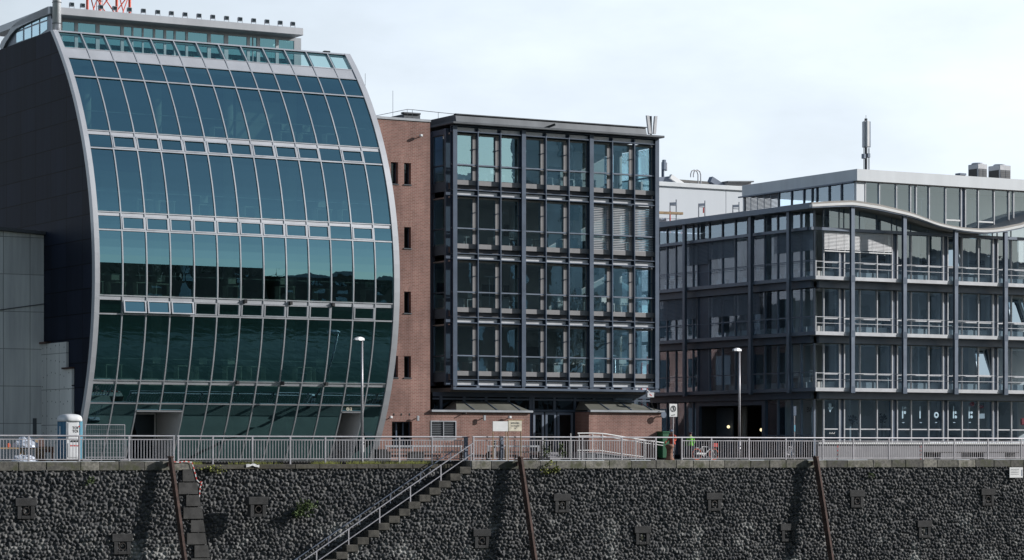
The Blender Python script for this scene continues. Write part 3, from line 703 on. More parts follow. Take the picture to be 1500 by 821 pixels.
# plain sheet band under the glazed parapet
mb = MB()
for k in range(13): strip(mb, CX[k]+.046, CX[k+1]-.046, Z2+.03, Z1-.03, .03, .12, 2)
mb.build('sheet_band', M['alu_panel'], cb)
trans(Z2, .06, .06)
for k in range(13):
    mb = MB(); strip(mb, CX[k]+.05, CX[k]+.15, Z1+.03, ZT-.09, -.06, .42, 3); mb.build('parapet_fin', M['alu_dull'], cb)
mb = MB(); strip(mb, GX0+.04, GX1-.04, ZT-.20, ZT-.08, -.06, .42, 1); mb.build('parapet_rail', M['alu_dull'], cb)
for k in range(13): pane(CX[k], CX[k+1], Z1+.03, ZT-.07, 3).build('parapet_pane', M['glass_par'], cb)
def vent(k, z0, z1, framed, ang=0):
    """narrow vent light under each spandrel band; a framed one can open"""
    x0, x1 = CX[k], CX[k+1]
    if not framed:
        return pane(x0, x1, z0, z1, 3).build('vent_window', M['glass_curve'], cb)
    g = .105; ym = lambda z: yc(z)
    hinge = Vector((0, yc(z1)-.03, z1-.03))
    def tf(x, y, z):
        if not ang: return (x, y, z)
        dy, dz = y-hinge.y, z-hinge.z; c, s = math.cos(ang), math.sin(ang)
        return (x, hinge.y+dy*c+dz*s, hinge.z-dy*s+dz*c)
    zs = (z0+.06, z1-.06); a = rp.gauss(0,.002)
    gl = MB(); gl.add([tf(x, yc(z)-.01+(a*(x-x0)), z) for z in zs for x in (x0+g, x1-g)], [(0,1,3,2)])
    o = gl.build('vent_window', M['glass_curve'], cb)
    f = MB()
    def slab(xa, xb_, za, zb):
        vs = [tf(x, yc(z)-d, z) for d in (.085, -.03) for z in (za, zb) for x in (xa, xb_)]
        f.add(vs, [(0,1,3,2),(4,6,7,5),(0,2,6,4),(1,5,7,3),(2,3,7,6),(0,4,5,1)])
    zl, zh = z0+.015, z1-.012
    slab(x0+.043, x0+g+.01, zl, zh); slab(x1-g-.01, x1-.043, zl, zh); slab(x0+g+.011, x1-g-.011, zl, z0+.075); slab(x0+g+.011, x1-g-.011, z1-.07, zh)
    f.build('vent_frame', M['alu'], o)
    return o
for i, (za, zb, zc, zd) in enumerate(ROWS):
    if i:
        mb = MB()
        for k in range(13): strip(mb, CX[k]+.046, CX[k+1]-.046, zb, za-.075, .03, .2, 1)
        mb.build('spandrel_band', M['alu_panel'], cb)
        trans(za-.03, .05, .07)
    trans(zc, .075, .07)
    for k in range(13):
        framed = k not in (0, 10, 12) and i > 0
        vent(k, zc+.04, (zb if i else zb-.03), framed, .27 if (i == 3 and k in (1,2,3)) else 0)
        pane(CX[k], CX[k+1], zd, zc-.038, 8).build('window_pane', M['glass_curve'], cb)
# ground floor row
za, zb, zc, zd = ZG
mb = MB()
for k in range(13): strip(mb, CX[k]+.046, CX[k+1]-.046, zb, za-.075, .03, .2, 1)
mb.build('spandrel_band', M['alu_panel'], cb); trans(za-.03, .05, .07); trans(zc, .07, .06)
for k in range(13):
    pane(CX[k], CX[k+1], zc+.035, zb, 3).build('window_pane', M['glass_curve'], cb)
    if k in (2, 3): pane(CX[k], CX[k+1], PZ1+.06, zc-.035, 1).build('window_pane', M['glass_curve'], cb)
    elif k == 11: pane(CX[k], CX[k+1], PZ2+.06, zc-.035, 1).build('window_pane', M['glass_curve'], cb)
    else: pane(CX[k], CX[k+1], 0.02, zc-.035, 5).build('window_pane', M['glass_curve'], cb)
def portal(ka, kb, zh, dep, leaves):
    x0, x1 = CX[ka]+.045, CX[kb]-.045
    mb = MB(); strip(mb, x0, x1, zh-.03, zh+.05, .08, .25, 1); mb.build('door_head', M['alu_panel'], cb)
    yb = yc(0)+dep
    mb = MB(); zs = [zh*i/8 for i in range(9)]
    mb.prism([(yc(z)-.02, z) for z in zs]+[(yb, zh), (yb, 0)], 'x', x1-.001, x1+.03)
    mb.build('door_reveal', M['door_panel'], cb)
    mb = MB(); mb.prism([(yc(z)+.02, z) for z in zs]+[(yb, zh), (yb, 0)], 'x', x0-.03, x0+.001); mb.build('door_reveal', M['alu_dull'], cb)
    MB().box(x0+.01, x1-.01, yc(zh)+.26, yb, zh-.03, zh+.02).build('door_soffit', M['alu_dull'], cb)
    for a, b_ in leaves:
        a, b_ = x0+(x1-x0)*a, x0+(x1-x0)*b_
        d = MB(); d.box(a+.07, b_-.07, yb-.02, yb-.012, .12, zh-.12); o = d.build('door', M['glass_dark'], cb)
        f = MB(); f.box(a, a+.07, yb-.06, yb+.02, 0, zh-.04); f.box(b_-.07, b_, yb-.06, yb+.02, 0, zh-.04); f.box(a+.071, b_-.071, yb-.06, yb+.02, 0, .12); f.box(a+.071, b_-.071, yb-.06, yb+.02, zh-.12, zh-.04)
        f.build('door_frame', M['door_panel'], o)
        h = MB(); h.tube((b_-.12, yb-.1, .8), (b_-.12, yb-.1, 1.4), .018); h.build('handle', M['alu'], o)
    return yb, x0, x1
ybd, px0_, px1_ = portal(2, 4, PZ1, 1.9, ((0,.42),(.42,.97)))
yb2, qx0_, qx1_ = portal(11, 12, PZ2, 1.7, ((0,.36),))
MB().box(qx0_+.55, qx1_-.02, yb2-.05, yb2+.05, 0, PZ2-.04).build('door_panel', M['door_panel'], cb)
mb = MB(); mb.box(qx0_+.75, qx0_+1.0, yb2-.075, yb2-.052, 1.2, 1.75); mb.build('letter_box', M['zinc'], cb)
text_mesh('8a', .40, M['beige_sign'], 'house_number', cb, (bx(511.5, 4), yc(PZ2+.2)-.03, PZ2+.10))
# small sensor boxes under the bands
for px, py in ((424.5,444),(486.5,446.5),(358,441.5),(346.5,560.5),(412.5,561.5),(476.5,562.5)):
    x, z = B(px, py, yc(B(px, py, 3.4)[1])); MB().bbox(x-.09, x+.09, yc(z)-.2, yc(z)-.03, z-.11, z+.09, .02).build('sensor_box', M['black'], cb)
# body: dark clad side wall, far side, back, roofs and floors
YBK = 26.0
zs = [ZT*i/30 for i in range(31)]
side = [(yc(z)+.05, z) for z in zs]+[(YBK, ZT), (YBK, 0)]
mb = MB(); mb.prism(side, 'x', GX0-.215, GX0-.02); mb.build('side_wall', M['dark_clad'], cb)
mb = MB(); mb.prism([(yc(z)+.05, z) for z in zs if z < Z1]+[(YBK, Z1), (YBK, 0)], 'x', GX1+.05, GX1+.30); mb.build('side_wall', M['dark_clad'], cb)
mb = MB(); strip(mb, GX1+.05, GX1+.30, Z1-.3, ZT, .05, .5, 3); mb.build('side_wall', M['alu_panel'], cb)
MB().box(GX0-.2, GX1+.29, YBK, YBK+.25, 0, ZT).build('back_wall', M['dark_clad'], cb)
zfl = [ROWS[1][1], ROWS[2][1], ROWS[3][1], ZG[1]]
for z in zfl:
    MB().box(GX0+.0, GX1+.04, yc(z)+.35, 13, z-.05, z+.33).build('floor_slab', M['slab'], cb)
MB().box(GX0, GX1+.04, yc(Z2)+.2, YBK-.05, Z1-.75, Z1-.45).build('terrace_slab', M['slab'], cb)
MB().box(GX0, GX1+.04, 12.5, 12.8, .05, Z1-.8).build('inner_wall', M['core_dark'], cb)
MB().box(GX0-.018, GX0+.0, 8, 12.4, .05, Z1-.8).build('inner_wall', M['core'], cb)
mb = MB(); mb.prism([(yc(z)+.4, z) for z in zs if z < Z1-.8]+[(12.4, Z1-.8), (12.4, 0)], 'x', GX1+.005, GX1+.045); mb.build('inner_wall', M['slab'], cb)
for kx in (1.35, 4.4, 7.6, 10.5):
    x = GX0+kx*CW
    mb = MB(); mb.tube((x, 9.3, 0), (x, 9.3, Z1-.8), .28, 12); mb.build('column', M['slab'], cb, smooth=True)
rd = random.Random(5)
for i, z in enumerate(zfl):
    for k in range(13):
        if rd.random() < .55:
            x = CX[k]+.1; y = yc(z+1)+1.0+rd.random()*1.2; zf = z+.33
            mb = MB(); mb.box(x, x+.95, y, y+.7, zf+.70, zf+.74)
            mb.box(x+.03, x+.07, y+.05, y+.65, zf, zf+.7); mb.box(x+.88, x+.92, y+.05, y+.65, zf, zf+.7)
            if rd.random() < .6: mb.box(x+.2, x+.65, y+.3, y+.34, zf+.85, zf+1.2)
            mb.build('desk', M['desk'], cb)
    mb = MB(); mb.box(GX0+.2, GX1-.2, yc(z+1.1)+.35, yc(z+1.1)+.40, z+1.32, z+1.36); mb.build('inner_rail', M['alu'], cb)
    rr = random.Random(30+i)
    mb = MB(); k = rr.choice((2, 5, 8)); mb.box(CX[k], CX[k+2], 9.4, 9.5, z+.4, z+3.0); mb.build('partition', M['slab'], cb)
# penthouse on the roof
PX = GX0-.1
yf, zft = A(72.9, 9.3, PX); zfb = A(72.9, 20.6, PX)[1]; zpt = Z1-.45
PXR = B(444.7, 43.6, yf)[0]; PWY = yf+1.1; PWX = bx(440.6, PWY)
MB().bbox(PX, PXR, yf, yf+9, zfb, zft, .03).build('penthouse_fascia', M['alu_panel'], cb)
MB().box(PX+.02, PX+.3, yf+9, YBK-.2, zft-.4, zft-.2).build('penthouse_roof', M['zinc'], cb)
SO = zfb
wins = [(91,109),(114,140),(145.6,176.3),(181,192.7),(195,207.8),(210,224),(227,239.5),(243,254.4),(257,271.5),(275,303.5),(308.4,328),(334,361.4),(365.7,369.6),(370.7,375.6),(380.5,403.5),(408,430.4)]
ed = [PX+.2]
for a, b_ in wins:
    x0, x1 = bx(a, PWY), bx(b_, PWY)
    MB().quad((x0,PWY,zpt+.1),(x1,PWY,zpt+.1),(x1,PWY,zfb-.18),(x0,PWY,zfb-.18)).build('penthouse_window', M['glass_curve'], cb)
    ed += [x0, x1]
ed.append(PWX)
mb = MB()
for i in range(0, len(ed), 2): mb.box(ed[i], ed[i+1], PWY-.05, PWY+.06, zpt, zfb-.001)
for a, b_ in zip(ed[1::2], ed[2::2]): mb.box(a+.001, b_-.001, PWY-.05, PWY+.06, zfb-.18, zfb-.001)
mb.build('penthouse_frame', M['alu'], cb)
for k in (0,1,3,4,5,6,9,11,14,15):
    a, b_ = bx(wins[k][0], PWY), bx(wins[k][1], PWY); mb = MB(); n = max(3, int((b_-a)/.12))
    for i in range(n): mb.tube((a+(b_-a)*(i+.5)/n, PWY+.35, zpt+.1), (a+(b_-a)*(i+.5)/n, PWY+.35, zfb-.1), (b_-a)/n*.6, 6)
    mb.build('curtain', M['curtain'], cb)
MB().box(PX+.3, PWX, PWY+4, PWY+4.2, zpt, zfb).build('inner_wall', M['core'], cb)
MB().box(PWX-.12, PWX, PWY+.07, PWY+8, zpt, zfb-.002).build('penthouse_wall', M['alu'], cb)
# curved glazed flank of the penthouse
out_ = [A(px, py, PX) for px, py in ((70.5,9.6),(60,14.2),(50,19.5),(37,26),(30,29.2),(23.6,33.4),(19.5,36.8),(16.4,40.5),(13.6,45),(11.5,49.5),(6,55),(2,61),(-1,68))]
inn = [A(px, py, PX) for px, py in ((70.5,21),(60,25),(50,29.5),(37,35.5),(30,39),(24.5,42),(21,45),(18,48.5),(15,52),(12.5,56),(8,63),(4,72),(2,76))]
mb = MB()
for i in range(len(out_)-1): mb.prism([out_[i], out_[i+1], inn[i+1], inn[i]], 'x', PX, PX+.5)
mb.build('flank_roof_edge', M['alu_dull'], cb)
MB().prism(inn+[(inn[-1][0], Z1), (inn[0][0], Z1)], 'x', PX+.16, PX+.24).build('flank_panel', M['steel_mid'], cb)
for q in ([(24,48.5),(33.5,45),(33.5,59.5),(24,63)],[(36,43.6),(45.5,40),(45.5,55.5),(36,58.7)],[(47.5,39),(57,35.6),(57,51.5),(47.5,54.8)],[(59.3,34.7),(69,31.4),(69,43),(59.3,50.4)],
          [(24,44.5),(33.5,39.5),(33.5,42.5),(24,46)],[(36,38.5),(45.5,34),(45.5,37.5),(36,41.3)],[(47.5,33),(57,28.5),(57,33),(47.5,36.6)],[(59.3,27.5),(69,23.8),(69,29),(59.3,32.3)]):
    pts = [A(px, py, PX+.13) for px, py in q]
    MB().quad(*[(PX+.13, y, z) for y, z in pts]).build('flank_window', M['glass_mid'], cb)
# bright steel flue in front of the penthouse
yfl = yc(ZT)+.45; x0, x1 = bx(77.2, yfl), bx(89.2, yfl)
fl = MB(); c = ((x0+x1)/2, yfl); r = (x1-x0)/2
fl.tube((c[0], c[1], Z1-.4), (c[0], c[1], zft+6), r, 20); o = fl.build('flue', M['chrome'], cb, smooth=True)
mb = MB()
for py in (35, 4): mb.ring((c[0], c[1], bz(83, py, yfl)), r+.01, .02, 'z', 20)
mb.build('flue_band', M['zinc'], o)
# row of floodlights on the fascia
ya = yf+.35
for i, px in enumerate((105,121,147.5,168,189.5,210,231,251,271,291.5,311.6,331.8,351.6,371.5,391,410.4,428.8)):
    x = bx(px, ya); mb = MB(); a = .18; z = zft
    mb.bbox(x-.13, x+.13, ya-.10, ya+.10, z+.14, z+.36, .03)
    mb.box(x-.15, x-.131, ya-.02, ya+.02, z, z+.27); mb.box(x+.131, x+.15, ya-.02, ya+.02, z, z+.27)
    o = mb.build('floodlight', M['alu_dull'], cb)
    MB().box(x-.10, x+.10, ya-.104, ya-.1005, z+.17, z+.33).build('floodlight_glass', M['glass_dark'], o)
x, z = B(478.5, 79, yc(ZT)+.05); MB().bbox(x-.2, x+.2, yc(ZT)-.06, yc(ZT)+.2, ZT+.02, ZT+.1, .03).build('roof_camera', M['black'], cb)

# red lattice mast behind the penthouse roof
ym = yf+5.2
legs = [bx(128, ym), bx(171, ym)]; ym2 = ym+ (bx(171,ym)-bx(128,ym)); legs2 = [bx(146.5+0, ym2), bx(190, ym2)]
mt = thing('radio_mast', ((legs[0]+legs[1])/2, ym+1, zft), 'red steel lattice mast rising behind the roof of the curved glass building', 'mast')
LG = [Vector((legs[0], ym, 0)), Vector((legs[1], ym, 0)), Vector((legs2[1], ym2, 0)), Vector((legs2[0], ym2, 0))]
zm0, zm1 = zft-.3, zft+9
for p in LG: mb = MB(); mb.tube((p.x,p.y,zm0), (p.x,p.y,zm1), .085, 8); mb.build('leg', M['red_paint'], mt)
for i in range(4):
    a, b_ = LG[i], LG[(i+1) % 4]; mb = MB()
    for h in range(4):
        z0 = zm0+.2+h*2.4; mb.tube((a.x,a.y,z0), (b_.x,b_.y,z0+2.4), .035, 6); mb.tube((b_.x,b_.y,z0), (a.x,a.y,z0+2.4), .035, 6)
        mb.tube((a.x,a.y,z0+2.4), (b_.x,b_.y,z0+2.4), .035, 6)
    mb.build('lattice_side', M['red_paint'], mt)
mb = MB(); xl, yl = legs[0]+.75, ym+.5
mb.tube((xl,yl,zm0), (xl,yl,zm1), .02).tube((xl+.35,yl,zm0), (xl+.35,yl,zm1), .02)
for i in range(28): mb.tube((xl,yl,zm0+i*.3), (xl+.35,yl,zm0+i*.3), .012, 4)
mb.build('ladder', M['galv'], mt)

# ------------------------------------------------------------------ concrete party wall of the neighbour on the left
CBY = A(64.3, 500, GX0-.22)[0]
x1 = GX0-.225; x0 = bx(-120, CBY); zt1 = bz(64, 345, CBY); zt0 = bz(0, 338.5, CBY)
sl = (zt1-zt0)/(x1-bx(0, CBY))
cw = thing('concrete_wall', ((x0+x1)/2, CBY, 0), 'bare grey concrete party wall with board marks and drill holes at the left edge', 'wall')
MB().prism([(x0, 0), (x1, 0), (x1, zt1), (x0, zt1-sl*(x1-x0))], 'y', CBY, CBY+.45).build('wall_face', M['conc_wall'], cw)
def ret(pxa, pxb, ya_, yb_):
    y0, y1 = A(pxb, 600, GX0-.36)[0], CBY-.002
    return y0
yA, yB = A(97, 520, GX0-.36)[0], A(105, 600, GX0-.36)[0]
z54, z50 = A(105, 540.5, GX0-.36)[1], A(97, 501, GX0-.36)[1]
MB().prism([(CBY-.003, 0), (yB, 0), (yB, z54), (yA, z54), (yA, z50), (CBY-.003, z50)], 'x', GX0-.36, GX0-.224).build('wall_stub', M['conc_wall_y'], cw)
MB().box(GX0-.50, GX0-.226, yB-.05, yA+.35, z54+.002, z54+.09).build('rusty_ledge', M['rust'], cw)
MB().box(GX0-.50, GX0-.226, CBY-1.1, CBY-.01, z50+.002, z50+.10).build('rusty_ledge', M['rust'], cw)
MB().bar((x0, CBY+.05, zt1-sl*(x1-x0)+.10), (x1, CBY+.05, zt1+.10), .7, .16).build('roof_edge', M['zinc'], cw)
mb = MB(); z = bz(45, 460, CBY); mb.bar((x0, CBY-.02, z-.02*(x1-x0)-.4), (x1, CBY-.02, z+.55), .03, .05); mb.build('wall_ridge', M['zinc'], cw)
MB().box(bx(48, CBY), bx(53.5, CBY), CBY-.02, CBY-.003, bz(50,640,CBY), bz(50,613,CBY)).build('wall_niche', M['zinc'], cw)

# ------------------------------------------------------------------ portable toilet
ty = 2.2
xl = bx(95.5, ty); xr = bx(120.5, ty); zh = bz(105, 616, ty)
tl = thing('portable_toilet', ((xl+xr)/2, ty+.5, 0), 'blue and white portable toilet cabin with a white domed roof behind the left railing', 'toilet')
d = 1.15
mb = MB(); mb.bbox(xl, xr, ty+.05, ty+d, .05, zh, .05); mb.build('cabin', M['tpl_blue'], tl)
mb = MB(); mb.bbox(xl-.03, xr+.03, ty-.0, ty+d+.03, 0, .09, .02); mb.build('base', M['black'], tl)
mb = MB(); mb.bbox(xl+.05, xr-.17, ty-.02, ty+.06, .1, zh-.02, .03); dr = mb.build('door', M['tpl_white'], tl)
mb = MB(); mb.bbox(xl+.14, xr-.27, ty-.045, ty-.018, zh-.95, zh-.12, .02); mb.bbox(xl+.14, xr-.27, ty-.045, ty-.018, .2, zh-1.15, .02); mb.build('door_panel', M['tpl_white'], dr)
mb = MB(); mb.bbox(xl+.3, xr-.22, ty-.06, ty-.02, zh-1.10, zh-1.02, .01); mb.build('latch', M['black'], dr)
mb = MB(); mb.bbox(xr-.165, xr+.02, ty-.015, ty+.2, .09, zh-.02, .04); mb.build('corner_post', M['tpl_light'], tl)
prof = [(0,0),(0,.14),(.12,.27),(.35,.35),(.62,.37),(.62,.37)]
mb = MB(); cxm, cym = (xl+xr)/2, ty+.58; n = 28; prev = None; w_, h_ = (xr-xl)/2+.07, .66
rings = []
for s_, z in ((1.0,-.06),(1.03,.0),(1.0,.12),(.93,.21),(.75,.28),(.45,.32),(.1,.335)):
    rg = []
    for i in range(n):
        a = 2*PI*i/n; ca, sa = math.cos(a), math.sin(a); k = (abs(ca)**4+abs(sa)**4)**-.25
        rg.append((cxm+ca*k*w_*s_, cym+sa*k*h_*s_, zh+z))
    rings.append(rg)
vs = [p for rg in rings for p in rg]; fs = [(k*n+i, k*n+(i+1)%n, (k+1)*n+(i+1)%n, (k+1)*n+i) for k in range(6) for i in range(n)]+[tuple(range(n))[::-1], tuple(range(6*n, 7*n))]
mb.add(vs, fs); mb.build('roof', M['tpl_white'], tl, smooth=True)
mb = MB(); mb.bbox(xl-.02, xl+.01, ty+.45, ty+.85, zh-.95, zh-.05, .005); mb.build('side_panel', M['tpl_blue'], tl)
mb = MB(); mb.bbox(xl-.035, xl-.022, ty+.60, ty+.74, zh-.82, zh-.3, .003); mb.build('side_sticker', M['tpl_white'], tl)
text_mesh('TOI', .19, M['black'], 'logo', tl, (xl+.37, ty-.05, zh-.45), bold=.004)
text_mesh('TOI', .19, M['black'], 'logo', tl, (xl+.37, ty-.05, zh-.62), bold=.004)
MB().disc((xl+.75, ty-.055, zh-.31), .04, 'y', .01, 12).build('logo_dot', M['tape_red'], tl)
mb = MB()
for i in range(5): mb.box(xl+.25+i*.1, xl+.33+i*.1, ty-.05, ty-.0455, zh-1.33, zh-1.26)
mb.build('sticker_print', M['tape_red'], tl)
# mesh site fence beside it
fy = 3.1; x0, x1 = bx(124.5, fy), bx(182.5, fy); zt = bz(150, 622.5, fy)
t = thing('site_fence', ((x0+x1)/2, fy, 0), 'free standing wire mesh site fence panel in front of the curved glass', 'fence')
mb = MB(); mb.tube((x0,fy,.05),(x0,fy,zt),.022).tube((x1,fy,.05),(x1,fy,zt),.022).tube((x0,fy,zt),(x1,fy,zt),.022).tube((x0,fy,.2),(x1,fy,.2),.02); mb.build('frame', M['galv'], t)
mb = MB()
for i in range(1, 22): xx = x0+(x1-x0)*i/22; mb.tube((xx,fy,.2),(xx,fy,zt),.005,4)
for i in range(1, 7): mb.tube((x0,fy+.008,.2+(zt-.2)*i/7),(x1,fy+.008,.2+(zt-.2)*i/7),.005,4)
mb.build('wire_mesh', M['galv'], t)
mb = MB(); mb.bbox(x0-.3,x0+.3,fy-.12,fy+.12,0,.12,.02); mb.build('foot', M['plinth'], t); mb = MB(); mb.bbox(x1-.3,x1+.3,fy-.12,fy+.12,0,.12,.02); mb.build('foot', M['plinth'], t)
# building site clutter behind the left railing
cy = 3.2
x0, x1 = bx(-40, cy), bx(71, cy)
t = thing('trestle_table', ((x0+x1)/2, cy, 0), 'long timber plank on trestles behind the left railing', 'table')
MB().bbox(x0, x1, cy-.25, cy+.25, .62, .70, .01).build('plank', M['timber'], t)
for xx in (x0+.4, (x0+x1)/2+.6, x1-.4): mb = MB(); mb.bar((xx-.25,cy,0),(xx,cy,.62),.06,.06).bar((xx+.25,cy,0),(xx,cy,.62),.06,.06); mb.build('leg', M['timber'], t)
def heap(name, px, py, b, rx, h, mat, lab, cat, z0=0, seed=1):
    x = bx(px, b); r_ = random.Random(seed); mb = MB(); mb.sphere((x, b, z0), 1, 18, 12, (rx, .4, h))
    mb.v = [(a+r_.gauss(0,.035), c_+r_.gauss(0,.03), max(z0, e+r_.gauss(0,.05))) for a, c_, e in mb.v]
    return mb.build(name, M[mat], smooth=False, label=lab, cat=cat)
heap('plastic_sheeting', 38, 655, cy, .68, .52, 'sheet', 'heap of crumpled bluish plastic sheeting lying on the timber plank', 'sheeting', .702, 3)
heap('plastic_sheeting', 36, 668, cy-.1, .7, .30, 'sheet', 'bluish plastic sheeting bundled under the timber plank', 'sheeting', .0, 6)
x = bx(13, cy); mb = MB(); mb.bbox(x-.09, x+.07, cy-.07, cy+.07, .702, .92, .03); mb.build('canister', M['orange'], label='small orange canister standing on the timber plank at the far left', cat='canister')
for px, h, col, lab in ((57,1.15,'timber','upright timber board leaning beside the plastic sheeting'),(62.5,1.2,'rust','rusty brown board leaning nearest the portable toilet')):
    x = bx(px, 4.2); mb = MB(); mb.prism([(4.1,0),(4.2,0),(4.55,h),(4.45,h)], 'x', x-.14, x+.14); mb.build('board', M[col], label=lab, cat='board')
x = bx(71, 4.0); mb = MB(); mb.bbox(x-.35, x+.25, 3.8, 4.2, .45, .75, .03); mb.box(x-.3, x-.26, 3.85, 4.15, 0, .45); mb.box(x+.16, x+.2, 3.85, 4.15, 0, .45); mb.build('tool_crate', M['rust_b'], label='low rusty brown crate on legs left of the portable toilet', cat='crate')
# ------------------------------------------------------------------ red brick stair tower
BB = 7.0
X = lambda px, b=BB: bx(px, b)
Z = lambda px, py, b=BB: bz(px, py, b)
tx0, tx1 = GX1+.34, X(630); tzt = Z(600, 177.5)
tw = thing('brick_tower', ((tx0+tx1)/2, BB, 0), 'red brick stair tower with slit windows right of the curved glass building', 'building')
def brick_wall(mb, x0, x1, z0, z1, y, holes, dep=.28):
    """front face with real openings (x0,x1,z0,z1)"""
    xs = sorted({x0, x1, *[h[0] for h in holes], *[h[1] for h in holes]}); zs = sorted({z0, z1, *[h[2] for h in holes], *[h[3] for h in holes]})
    for a, b_ in zip(xs, xs[1:]):
        for c, d in zip(zs, zs[1:]):
            if any(h[0] <= a and b_ <= h[1] and h[2] <= c and d <= h[3] for h in holes): continue
            mb.quad((a,y,c),(b_,y,c),(b_,y,d),(a,y,d))
slits = []
for (yt, yb) in ((239,270.5),(333,364),(427.5,459),(522,553.5)):
    for a, b_ in ((572.7,583),(592,602)):
        slits.append((X(a), X(b_), Z(597, yb), Z(597, yt)))
gw = (X(574.1), X(603.4), Z(590, 655), Z(590, 618))
lv = (X(630.6), X(668.2), Z(650, 644), Z(650, 616.5))
mb = MB(); brick_wall(mb, tx0, tx1, 0, tzt, BB, slits+[gw]); mb.build('brick_front', M['brick'], tw)
MB().box(tx0, tx0+.3, BB+.001, BB+4.5, 0, tzt).build('brick_side', M['brick_side'], tw)
MB().box(tx1-.3, tx1, BB+.001, BB+4.5, 0, tzt).build('brick_side', M['brick_side'], tw)
MB().box(tx0+.31, tx1-.31, BB+4.2, BB+4.5, 0, tzt).build('brick_back', M['brick'], tw)
MB().box(tx0+.3, tx1-.3, BB+.4, BB+4.2, tzt-.6, tzt-.3).build('roof', M['zinc'], tw)
MB().bbox(tx0-.05, tx1+.03, BB-.06, BB+.5, tzt+.001, tzt+.15, .015).build('parapet_cap', M['alu_dull'], tw)
def opening(parent, h, y, dep, glassmat='glass_dark', nbars=0, sill=True, brickm='brick_side'):
    x0, x1, z0, z1 = h
    mb = MB(); mb.quad((x0,y+dep,z0),(x1,y+dep,z0),(x1,y+dep,z1),(x0,y+dep,z1)); o = mb.build('window', M[glassmat], parent)
    mb = MB(); mb.quad((x1,y,z0),(x1,y+dep+.1,z0),(x1,y+dep+.1,z1),(x1,y,z1)); mb.quad((x0,y+dep+.1,z0),(x0,y,z0),(x0,y,z1),(x0,y+dep+.1,z1)); mb.quad((x0,y,z1),(x1,y,z1),(x1,y+dep+.1,z1),(x0,y+dep+.1,z1)); mb.build('reveal', M[brickm], o)
    f = MB(); w_ = .05; yy0, yy1 = y+dep-.05, y+dep-.004
    f.box(x0+.002, x0+w_, yy0, yy1, z0, z1-.002); f.box(x1-w_, x1-.002, yy0, yy1, z0, z1-.002); f.box(x0+w_+.001, x1-w_-.001, yy0, yy1, z0, z0+w_); f.box(x0+w_+.001, x1-w_-.001, yy0, yy1, z1-w_, z1-.002)
    for k in range(nbars): xx = x0+(x1-x0)*(k+1)/(nbars+1); f.box(xx-.04, xx+.04, yy0, yy1, z0+w_+.001, z1-w_-.001)
    f.build('frame', M['steel_blue'], o)
    if sill: s_ = MB(); s_.bbox(x0-.05, x1+.05, y-.05, y+dep-.06, z0-.06, z0-.001, .008); s_.build('sill', M['zinc'], o)
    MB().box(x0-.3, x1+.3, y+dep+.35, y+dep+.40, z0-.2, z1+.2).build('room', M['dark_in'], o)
for h in slits: opening(tw, h, BB, .3)
opening(tw, gw, BB, .32, nbars=2)
for (yt) in (239,333,427.5,522):
    z = Z(597, yt); MB().box(X(570.5), X(604), BB-.006, BB+.05, z+.002, z+.30).build('brick_lintel', M['brick_v'], tw)
MB().box(X(570), X(606), BB-.006, BB+.05, gw[3]+.002, gw[3]+.30).build('brick_lintel', M['brick_v'], tw)
def wall_lamp(name, px, py, b, parent, mat='white_paint', kind='cam'):
    x, z = B(px, py, b); mb = MB()
    mb.bar((x, b, z), (x+.02, b-.22, z+.03), .04, .04); o = mb.build(name, M['black'], parent)
    h = MB()
    if kind == 'cam': h.bbox(x-.07, x+.10, b-.36, b-.16, z+.0, z+.15, .03)
    else: h.bbox(x-.03, x+.12, b-.30, b-.2, z-.12, z+.18, .02)
    h.build('housing', M[mat], o)
wall_lamp('security_camera', 569, 613.5, BB, tw); wall_lamp('wall_light', 608, 614, BB, tw, 'alu', 'flat'); wall_lamp('security_camera', 613, 201.5, BB, tw)
for px in (577, 588, 600): x, z = B(px, 607.5, BB); MB().box(x-.03, x+.03, BB-.02, BB+.02, z-.06, z+.06).build('vent_slot', M['black'], tw)

# ------------------------------------------------------------------ steel and glass office block
BF, BG = 7.2, 7.62
mx0, mx1 = bx(664, BF), bx(966.3, BF)
ob = thing('steel_glass_office_block', ((mx0+mx1)/2, 8, 0), 'dark steel and glass office block of four floors hung above a recessed ground floor', 'building')
XF = lambda px: bx(px, BF)
ZF = lambda py: bz(671, py, BF)
cols = [bx(666.9, BF), bx(767.6, BF), bx(867, BF), bx(962.9, BF)]
ztr = [ZF(240.5), ZF(333.3), ZF(427.4), ZF(520.9)]                 # transoms, top floor first
dz = (ztr[0]-ztr[3])/3
ztr = [ztr[0]-i*dz for i in range(4)]
px2m = 1/(FOC/(ZF(240.5)*0+math.hypot(0,0)+((BF-CAM[1])/(CT-ST*((671-750)/FOC)))))
up = lambda n: n*px2m
WT, WB = up(45.2), up(26.7)                                       # window above / below its transom
zbot = ztr[3]-up(43.5); ztop = ztr[0]+up(56)
YD = BG+9.5
for xc in cols:
    mb = MB(); mb.box(xc-.135, xc+.135, BF, BF+.04, zbot-.05, ztop); mb.box(xc-.02, xc+.02, BF+.041, BF+.32, zbot-.05, ztop); mb.box(xc-.135, xc+.135, BF+.321, BF+.36, zbot-.05, ztop)
    mb.build('steel_column', M['steel_blue'], ob)
muls = []
for i in range(3):
    for k in (1, 2):
        xm = XF((700.9, 734.2)[k-1]) if i == 0 else XF((800.5, 834.2)[k-1]) if i == 1 else XF((897.8, 930.2)[k-1])
        muls.append(xm); mb = MB(); mb.box(xm-.03, xm+.03, BF+.02, BF+.05, zbot, ztop-.1); mb.box(xm-.012, xm+.012, BF+.051, BF+.30, zbot, ztop-.1); mb.build('mullion', M['steel_blue'], ob)
axes = sorted(cols+muls)
